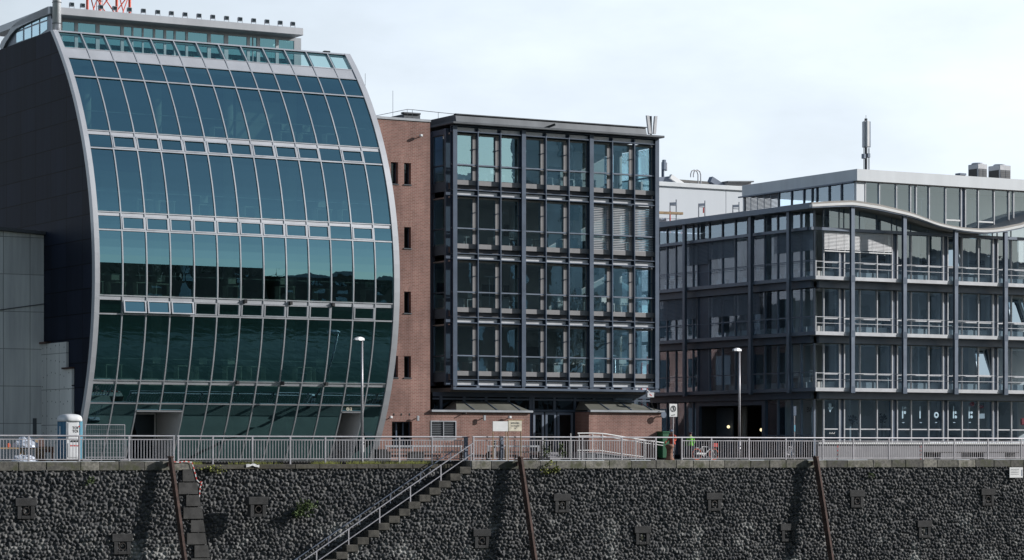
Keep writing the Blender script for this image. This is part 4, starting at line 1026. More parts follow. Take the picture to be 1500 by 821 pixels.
# horizontal steel: two flanges and a light infill panel per floor line, plus transoms
def hline(z, h, y0, y1, nm, mat): MB().box(cols[0]-.14, cols[-1]+.14, y0, y1, z-h/2, z+h/2).build(nm, M[mat], ob)
for i in range(5):
    zc = (ztr[i]+WT+up(8.8)) if i < 4 else ztr[3]-up(35)-up(8.8)*0
    if i < 4:
        zb_ = ztr[i]+WT                                             # window head
        hline(zb_+up(3), .05, BF+.03, BF+.34, 'floor_flange', 'steel_blue')
        hline(zb_+up(11.2), .045, BF+.03, BF+.34, 'floor_flange', 'steel_blue')
        for a, b_ in zip(axes, axes[1:]):
            MB().box(a+.10, b_-.16, BF+.20, BF+.24, zb_+up(3.4), zb_+up(9.3)).build('light_panel', M['steel_light'], ob)
        hline(zb_+up(6.3), up(8.5), BF+.28, BF+.33, 'floor_edge', 'steel_blue')
    else:
        zb_ = ztr[3]-WB-up(17.5)
        hline(zb_+up(0.5), .05, BF+.03, BF+.34, 'floor_flange', 'steel_blue'); hline(zb_+up(9), .045, BF+.03, BF+.34, 'floor_flange', 'steel_blue')
        for a, b_ in zip(axes, axes[1:]): MB().box(a+.10, b_-.16, BF+.20, BF+.24, zb_+up(1.3), zb_+up(7.2)).build('light_panel', M['steel_light'], ob)
        hline(zb_+up(4), up(8), BF+.28, BF+.33, 'floor_edge', 'steel_blue')
        hline(zb_-up(4.3), up(3.4), BF-.02, BF+.30, 'bottom_beam', 'steel_blue')
        for a in axes: MB().box(a-.09, a+.09, BF+.05, BF+.28, zb_-up(2.7), zb_-up(.3)).build('hanger', M['steel_mid'], ob)
zund = ztr[3]-WB-up(22.5)
for z in ztr:
    MB().box(cols[0]-.14, cols[-1]+.14, BF+.10, BF+.28, z-.035, z+.035).build('transom', M['steel_mid'], ob)
    for a in axes[1:]:
        MB().bar((a-.02, BF+.30, z+.95), (a-.28, BG-.05, z+.88), .05, .06).build('bracket', M['steel_blue'], ob)
rp2 = random.Random(77)
for i, z in enumerate(ztr):
    for j, (a, b_) in enumerate(zip(axes, axes[1:])):
        x0, x1 = a+.04, b_-.04
        fr = .13
        t0, t1 = rp2.gauss(0,.0016), rp2.gauss(0,.0016)
        mb = MB()
        for z0, z1 in ((z-WB+.20, z-.03), (z+.03, z+WT-.06)):
            mb.add([(xx, BG+.01+t0*(xx-x0)+t1*(zz-z), zz) for zz in (z0, z1) for xx in (x0+.05, x1-fr)], [(0,1,3,2)])
        w_ = mb.build('window', M['glass_mid'], ob)
        f = MB(); f.box(x1-fr, x1+.02, BG-.03, BG+.03, z-WB+.17, z+WT-.02); f.box(x0-.02, x0+.05, BG-.03, BG+.03, z-WB+.17, z+WT-.02)
        f.box(x0+.051, x1-fr-.001, BG-.03, BG+.03, z-.03, z+.03)
        f.box(x0+.051, x1-fr-.001, BG-.03, BG+.03, z+WT-.06, z+WT-.02); f.build('frame', M['sill'], w_)
        s_ = MB(); s_.box(x0-.03, x1+.03, BG-.16, BG+.04, z-WB-.10, z-WB+.169); s_.build('sill_panel', M['sill'], w_)
    MB().box(cols[0]-.1, cols[-1]+.1, BG+.05, YD, z-WB-.35, z-WB-.02).build('floor_slab', M['carpet'], ob)
    MB().box(cols[0]-.1, cols[-1]+.1, BG+.05, YD, z+WT-.01, z+WT+.06).build('ceiling', M['slab'], ob)
MB().box(cols[0]+.1, bx(880, YD-4), YD-4.4, YD-4.2, zund+.3, ztr[0]+WT).build('inner_wall', M['core'], ob)
for px in (752, 835, 905): x = bx(px, BG+3.0); mb = MB(); mb.tube((x, BG+3.0, zund), (x, BG+3.0, ztr[0]+WT), .26, 12); mb.build('column', M['slab'], ob, smooth=True)
# flanks: left in shade, right glazed
for xs_, nm in ((cols[0]-.10, 'left'), (cols[-1]+.12, 'right')):
    for i, z in enumerate(ztr):
        for j, (ya_, yb_) in enumerate(((BG+.35, BG+2.0), (BG+2.1, BG+3.9), (BG+4.0, BG+5.9), (BG+6.0, BG+7.8), (BG+7.9, BG+9.4))):
            if nm == 'left' and j > 2: continue
            mb = MB(); mb.quad((xs_, yb_-.05, z-WB+.2), (xs_, ya_+.05, z-WB+.2), (xs_, ya_+.05, z+WT-.06), (xs_, yb_-.05, z+WT-.06)); o = mb.build('flank_window', M['glass_mid'], ob)
            f = MB(); f.box(xs_-.05, xs_+.05, ya_-.06, ya_+.049, z-WB+.1, z+WT); f.box(xs_-.05, xs_+.05, yb_-.049, yb_+.03, z-WB+.1, z+WT); f.box(xs_-.045, xs_+.045, ya_+.05, yb_-.05, z-.04, z+.04); f.build('frame', M['steel_blue'], o)
        MB().box(xs_-.06, xs_+.06, BG+.2, YD, z-WB-.45, z-WB+.099).build('flank_beam', M['steel_blue'], ob)
    MB().box(xs_-.06, xs_+.06, BG+.2, YD, ztr[0]+WT+.001, ztop-.1).build('flank_beam', M['steel_blue'], ob)
    for y in (BF+.75, BF+2.6, BF+6.3, BF+9.6): MB().box(xs_-.16, xs_+.16, y-.1, y+.1, zbot, ztop-.1).build('steel_column', M['steel_blue'], ob)
MB().box(cols[0]-.1, cols[-1]+.1, YD+.01, YD+.2, 0, ztop-.2).build('back_wall', M['glass_dark'], ob)
# underside and roof
MB().box(cols[0]-.1, cols[-1]+.1, BF+.4, YD, zund-.15, zund+.08).build('soffit', M['soffit'], ob)
zr0 = bz(671, 181.5, BF-.3)
MB().bbox(cols[0]-.32, cols[-1]+.32, BF-.32, YD+.4, zr0, zr0+.13, .02).build('roof_edge', M['zinc'], ob)
zr1 = bz(666.6, 168, BF+.25); zq = zr0+.131
r0, r1 = bx(667, BF+.25), bx(946, BF+.25)
MB().prism([(BF+.12, zq), (BF+.25, zr1), (YD-.5, zr1), (YD-.5, zq)], 'x', r0, r1).build('roof_attic', M['zinc'], ob)
MB().bbox(r0-.04, r1+.04, BF+.16, BF+.4, zr1+.001, zr1+.06, .01).build('attic_cap', M['zinc'], ob)
ya_ = BB+4.6; MB().box(bx(592, ya_), r0-.05, ya_, ya_+6, tzt-1, bz(600, 167.6, ya_)).build('roof_attic', M['zinc'], ob)
MB().bbox(bx(590.5, ya_-.1), r0-.06, ya_-.12, ya_+.2, bz(600, 167.6, ya_)+.001, bz(600, 167.6, ya_)+.1, .02).build('attic_cap', M['zinc'], ob)
x, z = B(801, 186, BF+.2); MB().bar((x-.3, BF+.15, z-.15), (x+.25, BF-.35, z+.1), .12, .12).build('roof_camera', M['black'], ob)
# outside blinds of one bay
z = ztr[1]
for a, b_ in zip(axes[6:], axes[7:]):
    mb = MB(); n = 26; h0, h1 = z-WB+.15, z+WT-.03
    for k in range(n):
        zz = h0+(h1-h0)*(k+.5)/n; mb.bar((a+.12, BG-.13, zz), (b_-.12, BG-.13, zz), .06, .012)
    mb.v = [(x_, y_, z_+(y_-(BG-.13))*.9) for x_, y_, z_ in mb.v]
    mb.tube((a+.3, BG-.13, h0), (a+.3, BG-.13, h1), .006, 4); mb.tube((b_-.35, BG-.13, h0), (b_-.35, BG-.13, h1), .006, 4)
    mb.build('slat_blind', M['blind_mid'], ob)
# offices: desks, cabinets and T shaped lamps seen through the glass
def floor_lamp(px, ptop, pbot, b, parent):
    x, zt = B(px, ptop, b); zb = bz(px, pbot, b)
    mb = MB(); mb.tube((x, b, zb), (x, b, zt), .025, 6); mb.bbox(x-.35, x+.35, b-.1, b+.1, zt, zt+.06, .015); mb.bbox(x-.2, x+.2, b-.15, b+.15, zb, zb+.03, .01)
    mb.build('floor_lamp', M['alu'], parent)
for px, a, b_, bb_ in ((717,406,462,BG+1.1),(816,410,466,BG+1.2),(692,498,556,BG+1.0),(890,413,470,BG+1.6),(735,313,370,BG+1.6)): floor_lamp(px, a, b_, bb_, ob)
rd = random.Random(8)
for i, z in enumerate(ztr):
    zf = z-WB-.02
    for j, (a, b_) in enumerate(zip(axes, axes[1:])):
        r_ = rd.random()
        if r_ < .75:
            y = BG+.7+rd.random()*1.3; x = a+.1+rd.random()*.25; mb = MB()
            mb.box(x, x+1.0, y, y+.7, zf+.72, zf+.76); mb.box(x+.03, x+.07, y, y+.7, zf, zf+.72); mb.box(x+.93, x+.97, y, y+.7, zf, zf+.72)
            if rd.random() < .7: mb.box(x+.2, x+.7, y+.25, y+.29, zf+.86, zf+1.2); mb.box(x+.42, x+.48, y+.25, y+.29, zf+.76, zf+.86)
            mb.build('desk', M['desk'], ob)
        if rd.random() < .3: x = a+.25; mb = MB(); mb.bbox(x, x+.8, BG+.35, BG+.75, zf, zf+.75, .02); mb.build('cabinet', M['slab'], ob)
        if rd.random() < .25: x = a+.3; mb = MB(); mb.box(x, x+.9, YD-4.46, YD-4.41, zf+1.2, zf+1.9); mb.build('wall_picture', M['dark_in'], ob)
# recessed ground floor
YE = 8.75
gx0, gx1 = bx(634, YE), bx(952, YE)
mb = MB(); mb.quad((gx0,YE+.06,.05),(gx1,YE+.06,.05),(gx1,YE+.06,zund-.15),(gx0,YE+.06,zund-.15)); mb.build('ground_floor_glazing', M['glass_dark'], ob)
mb = MB(); zl = bz(800, 602, YE); zm = bz(800, 586, YE)
mb.box(gx0, gx1, YE-.02, YE+.05, zl-.06, zl+.06); mb.box(gx0, gx1, YE-.02, YE+.05, zm-.05, zm+.05); mb.box(gx0, gx1, YE-.02, YE+.05, zund-.4, zund-.151)
for px in (646, 680, 712, 745, 777, 781, 812, 842, 870, 900, 930): x = bx(px, YE); mb.box(x-.08, x+.08, YE-.03, YE+.051, .05, zund-.16)
mb.build('ground_floor_frame', M['steel_blue'], ob)
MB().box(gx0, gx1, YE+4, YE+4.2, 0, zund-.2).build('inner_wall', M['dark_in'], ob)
for a, b_ in ((781.5,795.5),(799.5,813.5),(817,838)):
    x0, x1 = bx(a, YE-.1), bx(b_, YE-.1); zt = zl-.1
    d_ = MB(); d_.quad((x0+.1,YE-.10,.14),(x1-.1,YE-.10,.14),(x1-.1,YE-.10,zt-.14),(x0+.1,YE-.10,zt-.14)); o = d_.build('entrance_door', M['glass_dark'], ob)
    f = MB(); f.box(x0-.04,x0+.1,YE-.14,YE-.06,.01,zt); f.box(x1-.1,x1+.04,YE-.14,YE-.06,.01,zt); f.box(x0+.101,x1-.101,YE-.14,YE-.06,.01,.14); f.box(x0+.101,x1-.101,YE-.14,YE-.06,zt-.14,zt); f.build('door_frame', M['steel_mid'], o)
    h = MB(); h.tube((x1-.14,YE-.2,.85),(x1-.14,YE-.2,1.35),.02); h.build('handle', M['alu'], o)

# ------------------------------------------------------------------ single storey brick annexes with sloping roofs
def annex(px0, px1, pl, pr, left, lab, ribs, hipL, hipR):
    x0, x1 = X(px0), X(px1); ze = Z((px0+px1)/2, 604.5); t = thing('brick_annex', ((x0+x1)/2, BB, 0), lab, 'annex')
    mb = MB(); brick_wall(mb, x0, x1, 0, ze, BB, [lv] if left else []); mb.build('brick_front', M['brick'], t)
    if not left: MB().box(x0, x0+.25, BB+.001, YE-.2, 0, ze).build('brick_side', M['brick_side'], t)
    MB().box(x1-.25, x1, BB+.001, YE-.2, 0, ze).build('brick_side', M['brick_side'], t)
    MB().box(x0+.001, x1-.001, BB-.008, BB+.05, ze-.28, ze-.002).build('brick_soldier_course', M['brick_v'], t)
    MB().bbox(x0-.02, x1+.12, BB-.20, BB+.12, ze+.001, ze+.13, .015).build('eaves', M['alu_dull'], t)
    yr, zr_ = BB+1.35, ze+.13+.52
    e0, e1, h0, h1 = X(pl), X(pr), hipL, hipR
    mb = MB(); zq = ze+.125
    p = [(e0,BB-.05,zq),(e1,BB-.05,zq),(e1-h1,yr,zr_),(e0+h0,yr,zr_)]
    mb.quad(*p); mb.quad(p[1],(e1,YE-.1,zq),(e1-h1,YE-.1,zr_),p[2]); mb.quad((e0,YE-.1,zq),p[0],p[3],(e0+h0,YE-.1,zr_)); mb.quad(p[3],p[2],(e1-h1,YE-.1,zr_),(e0+h0,YE-.1,zr_))
    mb.build('sloping_roof', M['roof_gloss'], t)
    MB().box(x0+.01, x1, BB+.13, YE-.15, ze-.1, ze+.06).build('flat_roof', M['zinc'], t)
    for pxr in ribs:
        x = X(pxr); mb = MB(); mb.bar((x, BB-.03, zq+.02), (x, yr, zr_+.02), .05, .05); mb.build('roof_rib', M['steel_blue'], t)
    return t, x0, x1, ze
an, ax0, ax1, aze = annex(630.3, 776, 668, 775.5, True, 'low red brick annex with a louvred vent, left of the entrance doors', (694.5,728,762), .75, .6)
mb = MB(); x0, x1, z0, z1 = lv
mb.box(x0, x0+.06, BB-.03, BB+.1, z0, z1); mb.box(x1-.06, x1, BB-.03, BB+.1, z0, z1); mb.box(x0+.061, x1-.061, BB-.03, BB+.1, z1-.06, z1); mb.box(x0+.061, x1-.061, BB-.03, BB+.1, z0, z0+.06); xm = (x0+x1)/2; mb.box(xm-.03, xm+.03, BB-.03, BB+.1, z0+.061, z1-.061)
lo_ = mb.build('louvre_frame', M['alu'], an)
mb = MB(); n = 9
for k in range(n):
    zz = z0+.1+(z1-z0-.14)*k/n; mb.add([(x0+.06,BB-.0,zz),(x1-.06,BB-.0,zz),(x1-.06,BB+.1,zz+.12),(x0+.06,BB+.1,zz+.12),(x0+.06,BB+.01,zz-.01),(x1-.06,BB+.01,zz-.01)], [(0,1,2,3),(4,5,1,0)])
mb.build('louvre_slats', M['zinc'], lo_)
MB().box(x0, x1, BB+.12, BB+.14, z0, z1).build('louvre_back', M['black'], lo_)
wall_lamp('wall_light', 705.5, 613.5, BB, an, 'alu', 'flat'); wall_lamp('security_camera', 743, 613.5, BB, an)
x, z = B(677, 606.5, BB); MB().bar((x, BB, z), (x+.1, BB-.3, z+.04), .05, .05).build('bracket', M['black'], an)
an2, bx0_, bx1_, bze = annex(862.7, 969.3, 864, 968.5, False, 'low red brick annex with a ramp railing in front, right of the entrance doors', (892,925,955), .3, 1.55)
x, z = B(849, 627.5, YE-.5); t = thing('intercom_post', (x, YE-.5, 0), 'grey intercom panel on a post beside the entrance doors', 'intercom')
MB().bbox(x-.11, x+.11, YE-.53, YE-.47, z-.23, z+.23, .02).build('panel', M['alu_dull'], t); MB().box(x-.07, x+.07, YE-.534, YE-.531, z+.02, z+.17).build('display', M['black'], t); MB().tube((x,YE-.46,0),(x,YE-.46,z+.1),.03).build('post', M['galv'], t)
# round convex mirror and junction box at the corner
x, z = B(972, 608, BB-.35); t = thing('traffic_mirror', (x, BB-.35, z), 'round grey disc on an arm at the corner of the right brick annex', 'mirror')
MB().disc((x, BB-.38, z), .19, 'y', .05, 24).build('disc', M['steel_mid'], t); MB().bar((x, BB-.33, z-.1), (x-.35, BB+.0, z-.12), .05, .05).build('arm', M['iron'], t)
x, z = B(952.6, 579, BF-.4); t = thing('junction_box', (x, BF-.4, z), 'small grey box with a red mark under the right corner of the middle block', 'box')
MB().bbox(x-.24, x+.24, BF-.45, BF-.25, z-.15, z+.15, .02).build('housing', M['steel_light'], t); MB().bar((x-.08, BF-.456, z+.05), (x+.07, BF-.456, z-.05), .008, .05).build('red_mark', M['tape_red'], t)
mb = MB(); mb.path([(x+.1,BF-.3,z-.15),(x+.25,BF-.2,z-.6),(x+.5,BF-.15,z-.95),(x+.62,BB-.3,z-1.0)], .02, 5); mb.build('cable', M['black'], t)
mb = MB(); mb.bar((x, BF-.35, z+.14), (x, BF-.02, z+.3), .06, .06); mb.build('bracket', M['white_paint'], t)
# wire safety rail on the tower roof
ry = BB+3.2; t = thing('roof_guard_rail', (bx(600,ry), ry, tzt), 'thin wire guard rail on the roof above the brick tower', 'railing')
pts = [B(548, 170.5, BB+.3), B(596.5, 160.5, BB+2.5), B(604, 161, ry), B(642, 165, ry), B(672, 168, ry), B(705, 171, ry)]
ys = [BB+.3, BB+2.5, ry, ry, ry, ry]; P = [(p[0], y, p[1]) for p, y in zip(pts, ys)]
MB().path(P, .018, 5).build('wire', M['zinc'], t)
for p_ in P[1:]: mb = MB(); mb.tube((p_[0],p_[1],tzt-.2),(p_[0],p_[1],p_[2]), .014, 5); mb.build('stanchion', M['zinc'], t)
x = bx(575.5, BB+2); MB().tube((x,BB+2,tzt-.3),(x,BB+2,bz(575,133,BB+2)),.012,5).build('lightning_rod', M['zinc'], label='thin lightning rod standing on the roof of the brick tower', cat='rod')
x = bx(535, BB+9); MB().tube((x,BB+9,tzt-3),(x,BB+9,bz(535,108,BB+9)),.012,5).build('lightning_rod', M['zinc'], label='thin lightning rod rising just right of the top of the curved glass building', cat='rod')
# cellular antennas on the roof corner
y = BF+1.0; t = thing('cellular_antenna', (bx(954,y), y, zr0+.13), 'three tilted pale antenna panels on the right roof corner of the middle block', 'antenna')
zt0, zb0 = bz(954,170,y), bz(954,200,y)
for px_t, px_b, mt_ in ((948.5,951.5,'steel_light'),(954.5,954.5,'steel_mid'),(960.5,958.3,'steel_light')):
    a, b_ = bx(px_t,y), bx(px_b,y); mb = MB(); mb.add([(c+s1*.09, y+s2*.07+(.2 if mt_=='steel_mid' else 0), zz) for c, zz in ((b_,zb0+.15),(a,zt0)) for s1, s2 in ((-1,-1),(1,-1),(1,1),(-1,1))], [(3,2,1,0),(4,5,6,7),(0,1,5,4),(1,2,6,5),(2,3,7,6),(3,0,4,7)]); mb.build('panel', M[mt_], t)
MB().tube((bx(955,y), y+.1, zr0+.1),(bx(955,y), y+.1, zt0), .05).build('mast', M['zinc'], t)

# ------------------------------------------------------------------ furniture of the promenade
# notice board on two thin posts
nb = .12; x0, x1 = bx(744, nb), bx(763.6, nb); zb, zt = bz(755,632,nb), bz(755,616.5,nb)
t = thing('notice_board', ((x0+x1)/2, nb, 0), 'weathered beige notice board with faded print on two thin posts at the quay edge', 'sign')
for px in (744.3, 763): x = bx(px, nb); mb = MB(); mb.tube((x,nb,-.1),(x,nb,zt+.05),.028,8); mb.build('post', M['timber'], t)
MB().bbox(x0, x1, nb-.06, nb-.03, zb, zt, .005).build('board', M['beige_sign'], t)
rr = random.Random(2); mb = MB()
for k, (n, s_) in enumerate(((7,.075),(9,.05))):
    xx = x0+.16; mb = MB(); mb.box(x0+.16, x1-.18, nb-.0655, nb-.0606, zt-.13-k*.16-.006, zt-.13-k*.16+.006)
    while xx < x1-.2: l = .03+.05*rr.random(); zz = zt-.13-k*.16; mb.box(xx, xx+l, nb-.066, nb-.0605, zz-s_/2*(.6+.4*rr.random()), zz+s_/2*(.6+.4*rr.random())); xx += l+.018
    mb.build('print_line', M['ink'], t)
mb = MB(); mb.bar(((x0+x1)/2-.05, nb-.063, zb+.19), ((x0+x1)/2, nb-.063, zb+.12), .006, .02); mb.bar(((x0+x1)/2, nb-.063, zb+.12), ((x0+x1)/2+.09, nb-.063, zb+.25), .006, .02)
mb.build('check_mark', M['ink'], t)
mb = MB(); mb.bbox(x0-.05, x1+.1, nb-.07, nb-.02, zt+.001, zt+.05, .01); mb.build('top_strip', M['timber'], t)
w0, w1 = bx(721, nb+.02), bx(743.2, nb+.02); zb, zt = bz(732,632.2,nb), bz(732,617.6,nb)
t = thing('blank_board', ((w0+w1)/2, nb, 0), 'blank white board beside the weathered notice board in front of the brick annex', 'sign')
mb = MB(); mb.bbox(w0, w1, nb-.05, nb-.02, zb, zt, .006); mb.build('sheet', M['white_paint'], t)
mb = MB(); mb.box(w0+.02, w0+.06, nb-.018, nb+.02, 0, zt-.05); mb.box(w1-.12, w1-.08, nb-.018, nb+.02, 0, zt-.05); mb.build('support', M['timber'], t)
# street lamps
def street_lamp(px, ptop, b, lab, box):
    x = bx(px, b); zt = bz(px, ptop, b)
    t = thing('street_lamp', (x, b, 0), lab, 'street lamp', 'slim street lamps on the promenade')
    mb = MB(); mb.tube((x,b,-.05),(x,b,1.1),.085,14); mb.tube((x,b,1.1),(x,b,zt-.05),.078,14,.055); mb.build('pole', M['galv'], t, smooth=True)
    mb = MB(); L_ = .75
    vs = []; 
    for s_, hh, ww in ((.12,.10,.12),(-.1,.15,.17),(-.35,.13,.19),(-.6,.06,.12),(-.66,.03,.06)):
        vs.append([(x+s_*.86, b-s_*-.2+c*ww, zt-.02+d) for c, d in ((-1,-.05),(1,-.05),(.8,hh*.6),(0,hh),(-.8,hh*.6))])
    n = 5; V = [p for r_ in vs for p in r_]
    mb.add(V, [(k*n+i, k*n+(i+1)%n, (k+1)*n+(i+1)%n, (k+1)*n+i) for k in range(4) for i in range(n)]+[(4,3,2,1,0), tuple(range(20,25))]); mb.build('lamp_head', M['steel_light'], t)
    if box: mb = MB(); mb.bbox(x-.16, x+.02, b-.24, b-.09, .45, 1.32, .02); mb.build('control_box', M['white_paint'], t)
    return t
street_lamp(530.3, 497, 1.75, 'slim street lamp with a white box, in front of the curved glass building', True)
street_lamp(1083, 513, .9, 'slim street lamp in front of the dark gateway of the corner building', False)
# benches
def bench(px0, px1, b, lab, feet):
    x0, x1 = bx(px0, b), bx(px1, b); t = thing('long_bench', ((x0+x1)/2, b, 0), lab, 'bench')
    MB().bbox(x0, x1, b-.2, b+.25, .42, .50, .01).build('seat', M['iron'], t)
    MB().bbox(x0, x1, b+.22, b+.27, .74, .84, .01).build('backrest', M['alu'], t)
    for a, b2 in feet: mb = MB(); mb.bbox(bx(a,b), bx(b2,b), b-.15, b+.2, 0, .419, .02); mb.build('support', M['black'], t)
    for f in (.02, .35, .65, .98): x = x0+(x1-x0)*f; mb = MB(); mb.box(x-.03, x+.03, b+.18, b+.219, .5, .8); mb.build('back_bracket', M['alu_dull'], t)
bench(566, 680, 6.2, 'long dark bench with a pale back rail before the brick tower', ((567,571),(598,619),(675,679)))
bench(716.5, 793, 6.2, 'long dark bench with a pale back rail before the left brick annex', ((714,717),(790,793)))
mb = MB(); x0, x1 = bx(552,4.6), bx(565,4.6); mb.bbox(x0, x1, 4.4, 5.0, 0, .62, .02); mb.build('planter_box', M['black'], label='black planter box at the foot of the curved building beside the bench', cat='planter')
# steps before the entrance
t = thing('entrance_steps', (bx(812,7.2), 7.6, 0), 'low grey steps in front of the entrance doors', 'steps')
for k, (a, b_, y0, y1, z) in enumerate(((795,822,6.2,6.6,.15),(795,822,6.6,7.0,.3),(795,822,7.0,8.4,.45))): mb = MB(); mb.bbox(bx(a,7), bx(b_,7), y0, y1, z-.15 if k else 0, z, .015); mb.build('step', M['plinth'], t)
# ramp railing
rb = 5.4; t = thing('ramp_railing', (bx(900,rb), rb, 0), 'white painted railing that slopes down along the ramp before the right brick annex', 'railing')
def rr_(pts, r): return [(bx(a,rb), rb, bz(a,c,rb)) for a, c in pts]
top = rr_([(846,635),(868,634.8),(884,635.5),(915,640.5),(946,645.5),(972,649)], .03)
MB().path(top, .035, 8).build('handrail', M['white_paint'], t)
MB().path([(a, b_+.05, c-.16) for a, b_, c in top], .025, 6).build('handrail', M['white_paint'], t)
low = rr_([(846,660),(878,660),(905,664.5),(942,669.5)], .03); MB().path(low, .03, 6).build('lower_rail', M['white_paint'], t)
for px in (836, 848, 868, 882.5, 931, 944.5, 957): 
    x = bx(px, rb); zt = np.interp(x, [p[0] for p in top], [p[2] for p in top]); mb = MB(); mb.tube((x,rb,0),(x,rb,float(zt)),.028,8); mb.build('post', M['white_paint'], t)
t = thing('ramp', (bx(905,6.2), 6.2, 0), 'concrete ramp sloping down to the right in front of the right brick annex', 'ramp')
a, b_ = bx(840,6.2), bx(946,6.2); MB().prism([(a,0),(a,.45),(bx(872,6.2),.45),(b_,.02),(b_,0)], 'y', 5.6, 6.7).build('slab', M['plinth'], t)
MB().prism([(a,.0),(a,.36),(bx(872,6.2),.36),(b_,.0)], 'y', 5.56, 5.599).build('dark_edge', M['zinc'], t)
# bollard
x = bx(981, .55); mb = MB(); mb.lathe((x,.55,0), [(.27,0),(.26,.06),(.2,.14),(.17,.35),(.17,.58),(.22,.70),(.26,.78),(.25,.84),(.17,.9),(.05,.92)], 20)
mb.build('mooring_bollard', M['rust_b'], smooth=True, label='rusty cast iron mooring bollard on the coping in the railing gap', cat='bollard')
# white notice on a pole
sb = 1.2; x = bx(986, sb); x0, x1 = bx(979.8, sb), bx(991.2, sb); z0, z1 = bz(985,611,sb), bz(985,592,sb)
t = thing('pole_sign', (x, sb, 0), 'white rectangular sign with a dark round emblem on a slim pole', 'sign')
MB().tube((x,sb,0),(x,sb,z1-.03),.035,10).build('pole', M['galv'], t)
MB().bbox(x0, x1, sb-.06, sb-.035, z0, z1, .008).build('plate', M['white_paint'], t)
mb = MB(); xc, zc = (x0+x1)/2, z0+(z1-z0)*.62; mb.ring((xc, sb-.062, zc), .165, .022, 'y', 24, 5); mb.bar((xc-.07,sb-.066,zc+.13),(xc+.02,sb-.066,zc-.02),.008,.06); mb.bar((xc+.02,sb-.066,zc-.02),(xc-.05,sb-.066,zc-.14),.008,.05); mb.bar((xc+.02,sb-.066,zc),(xc+.1,sb-.066,zc-.1),.008,.05); mb.bar((xc+.03,sb-.066,zc+.14),(xc+.05,sb-.066,zc),.008,.045)
for i in range(4): mb.box(xc-.14+i*.07, xc-.09+i*.07, sb-.066, sb-.0605, z0+.06+.012*i, z0+.11+.012*i)
mb.build('emblem', M['ink'], t)
# green bin
gb = 6.4; x0, x1 = bx(970.5, gb), bx(980.5, gb); zt = bz(975, 632, gb); t = thing('green_bin', ((x0+x1)/2, gb, 0), 'tall dark green wheeled bin beside the right brick annex', 'bin')
MB().bbox(x0, x1, gb, gb+.6, .1, zt-.1, .03).build('body', M['bin'], t); MB().bbox(x0-.03, x1+.03, gb-.04, gb+.62, zt-.099, zt, .02).build('lid', M['bin'], t)
mb = MB(); mb.tube((x0,gb+.5,.1),(x1,gb+.5,.1),.1,12); mb.build('wheels', M['black'], t)
# red and white marker posts
for px, lab in ((1226.5,'slim red and white banded marker post before the grey plinth, left one'),(1348.5,'slim red and white banded marker post beside the dark benches, right one')):
    mbp = 1.0; x = bx(px, mbp); mb = MB(); n = 7
    for i in range(n): mb.mi = i % 2; mb.tube((x,mbp,i*.12),(x,mbp,(i+1)*.12),.05,10)
    mb.build('marker_post', [M['tape_red'], M['white_paint']], label=lab, cat='post')
# benches on concrete blocks, right
bb2 = 2.6; 
for a, b_, blocks, lab in ((1353,1407,((1373,1404),),'dark slatted bench resting on a pale concrete block, left one of the right pair'),(1409,1488,((1437,1468),),'dark slatted bench resting on a pale concrete block near the right edge')):
    x0, x1 = bx(a,bb2), bx(b_,bb2); t = thing('block_bench', ((x0+x1)/2, bb2, 0), lab, 'bench')
    for k in range(4): mb = MB(); mb.bbox(x0, x1, bb2-.3+k*.16, bb2-.3+k*.16+.13, .40, .46, .008); mb.build('slat', M['iron'], t)
    for c, d_ in blocks: mb = MB(); mb.bbox(bx(c,bb2), bx(d_,bb2), bb2-.3, bb2+.3, 0, .399, .015); mb.build('concrete_block', M['plinth'], t)
    mb = MB(); mb.bbox(x0+.05, bx(blocks[0][0],bb2)-.05, bb2-.05, bb2+.2, .05, .399, .01); mb.build('dark_panel', M['black'], t)
    mb = MB(); mb.bbox(bx(blocks[0][1],bb2)+.05, x1-.05, bb2-.05, bb2+.2, .05, .399, .01); mb.build('dark_panel', M['black'], t)
# ------------------------------------------------------------------ corner building with the wavy roof
CF, CG = 5.0, 6.2                                   # slab edge plane and glass plane of the front
cxs = bx(1195, CF); GS = .62                        # slab edge plane and glass set back of the flank
XG = cxs+1.18
rb_ = thing('corner_office_building', (cxs+12, 12, 0), 'grey steel and glass corner office building with a wavy white roof edge', 'building')
zs_ = [bz(1195, q, CF) for q in (570.5, 488, 406.5)]   # floor slabs 1..3
zbm = bz(1198, 335, CG-.3)                             # beam below the clerestory
YB2 = A(940, 500, cxs)[0]; XR2 = bx(1640, CF)
SD = .24
for z in zs_:
    MB().box(cxs, XR2, CF, CF+.06, z-.11, z+.11).build('slab_edge', M['steel_light'], rb_)
    MB().box(cxs+.0, cxs+.05, CF+.061, YB2, z-.11, z+.11).build('slab_edge', M['steel_mid'], rb_)
    MB().box(cxs+.051, XR2, CF+.061, YB2, z-.09, z+.02).build('floor_slab', M['slab'], rb_)
    MB().box(cxs+.8, XR2, CF+.75, CF+1.0, z-.55, z-.12).build('edge_beam', M['steel_mid'], rb_)
    MB().box(cxs+.35, cxs+.6, CF+1.01, YB2, z-.55, z-.12).build('edge_beam', M['steel_blue'], rb_)
    MB().box(XG, XR2, CG+.05, YB2, z-.6, z-.55).build('ceiling', M['slab'], rb_)
# outer columns
fcol = [bx(p, CF-.08) for p in (1248, 1324.2, 1399.4, 1472.3, 1543)]
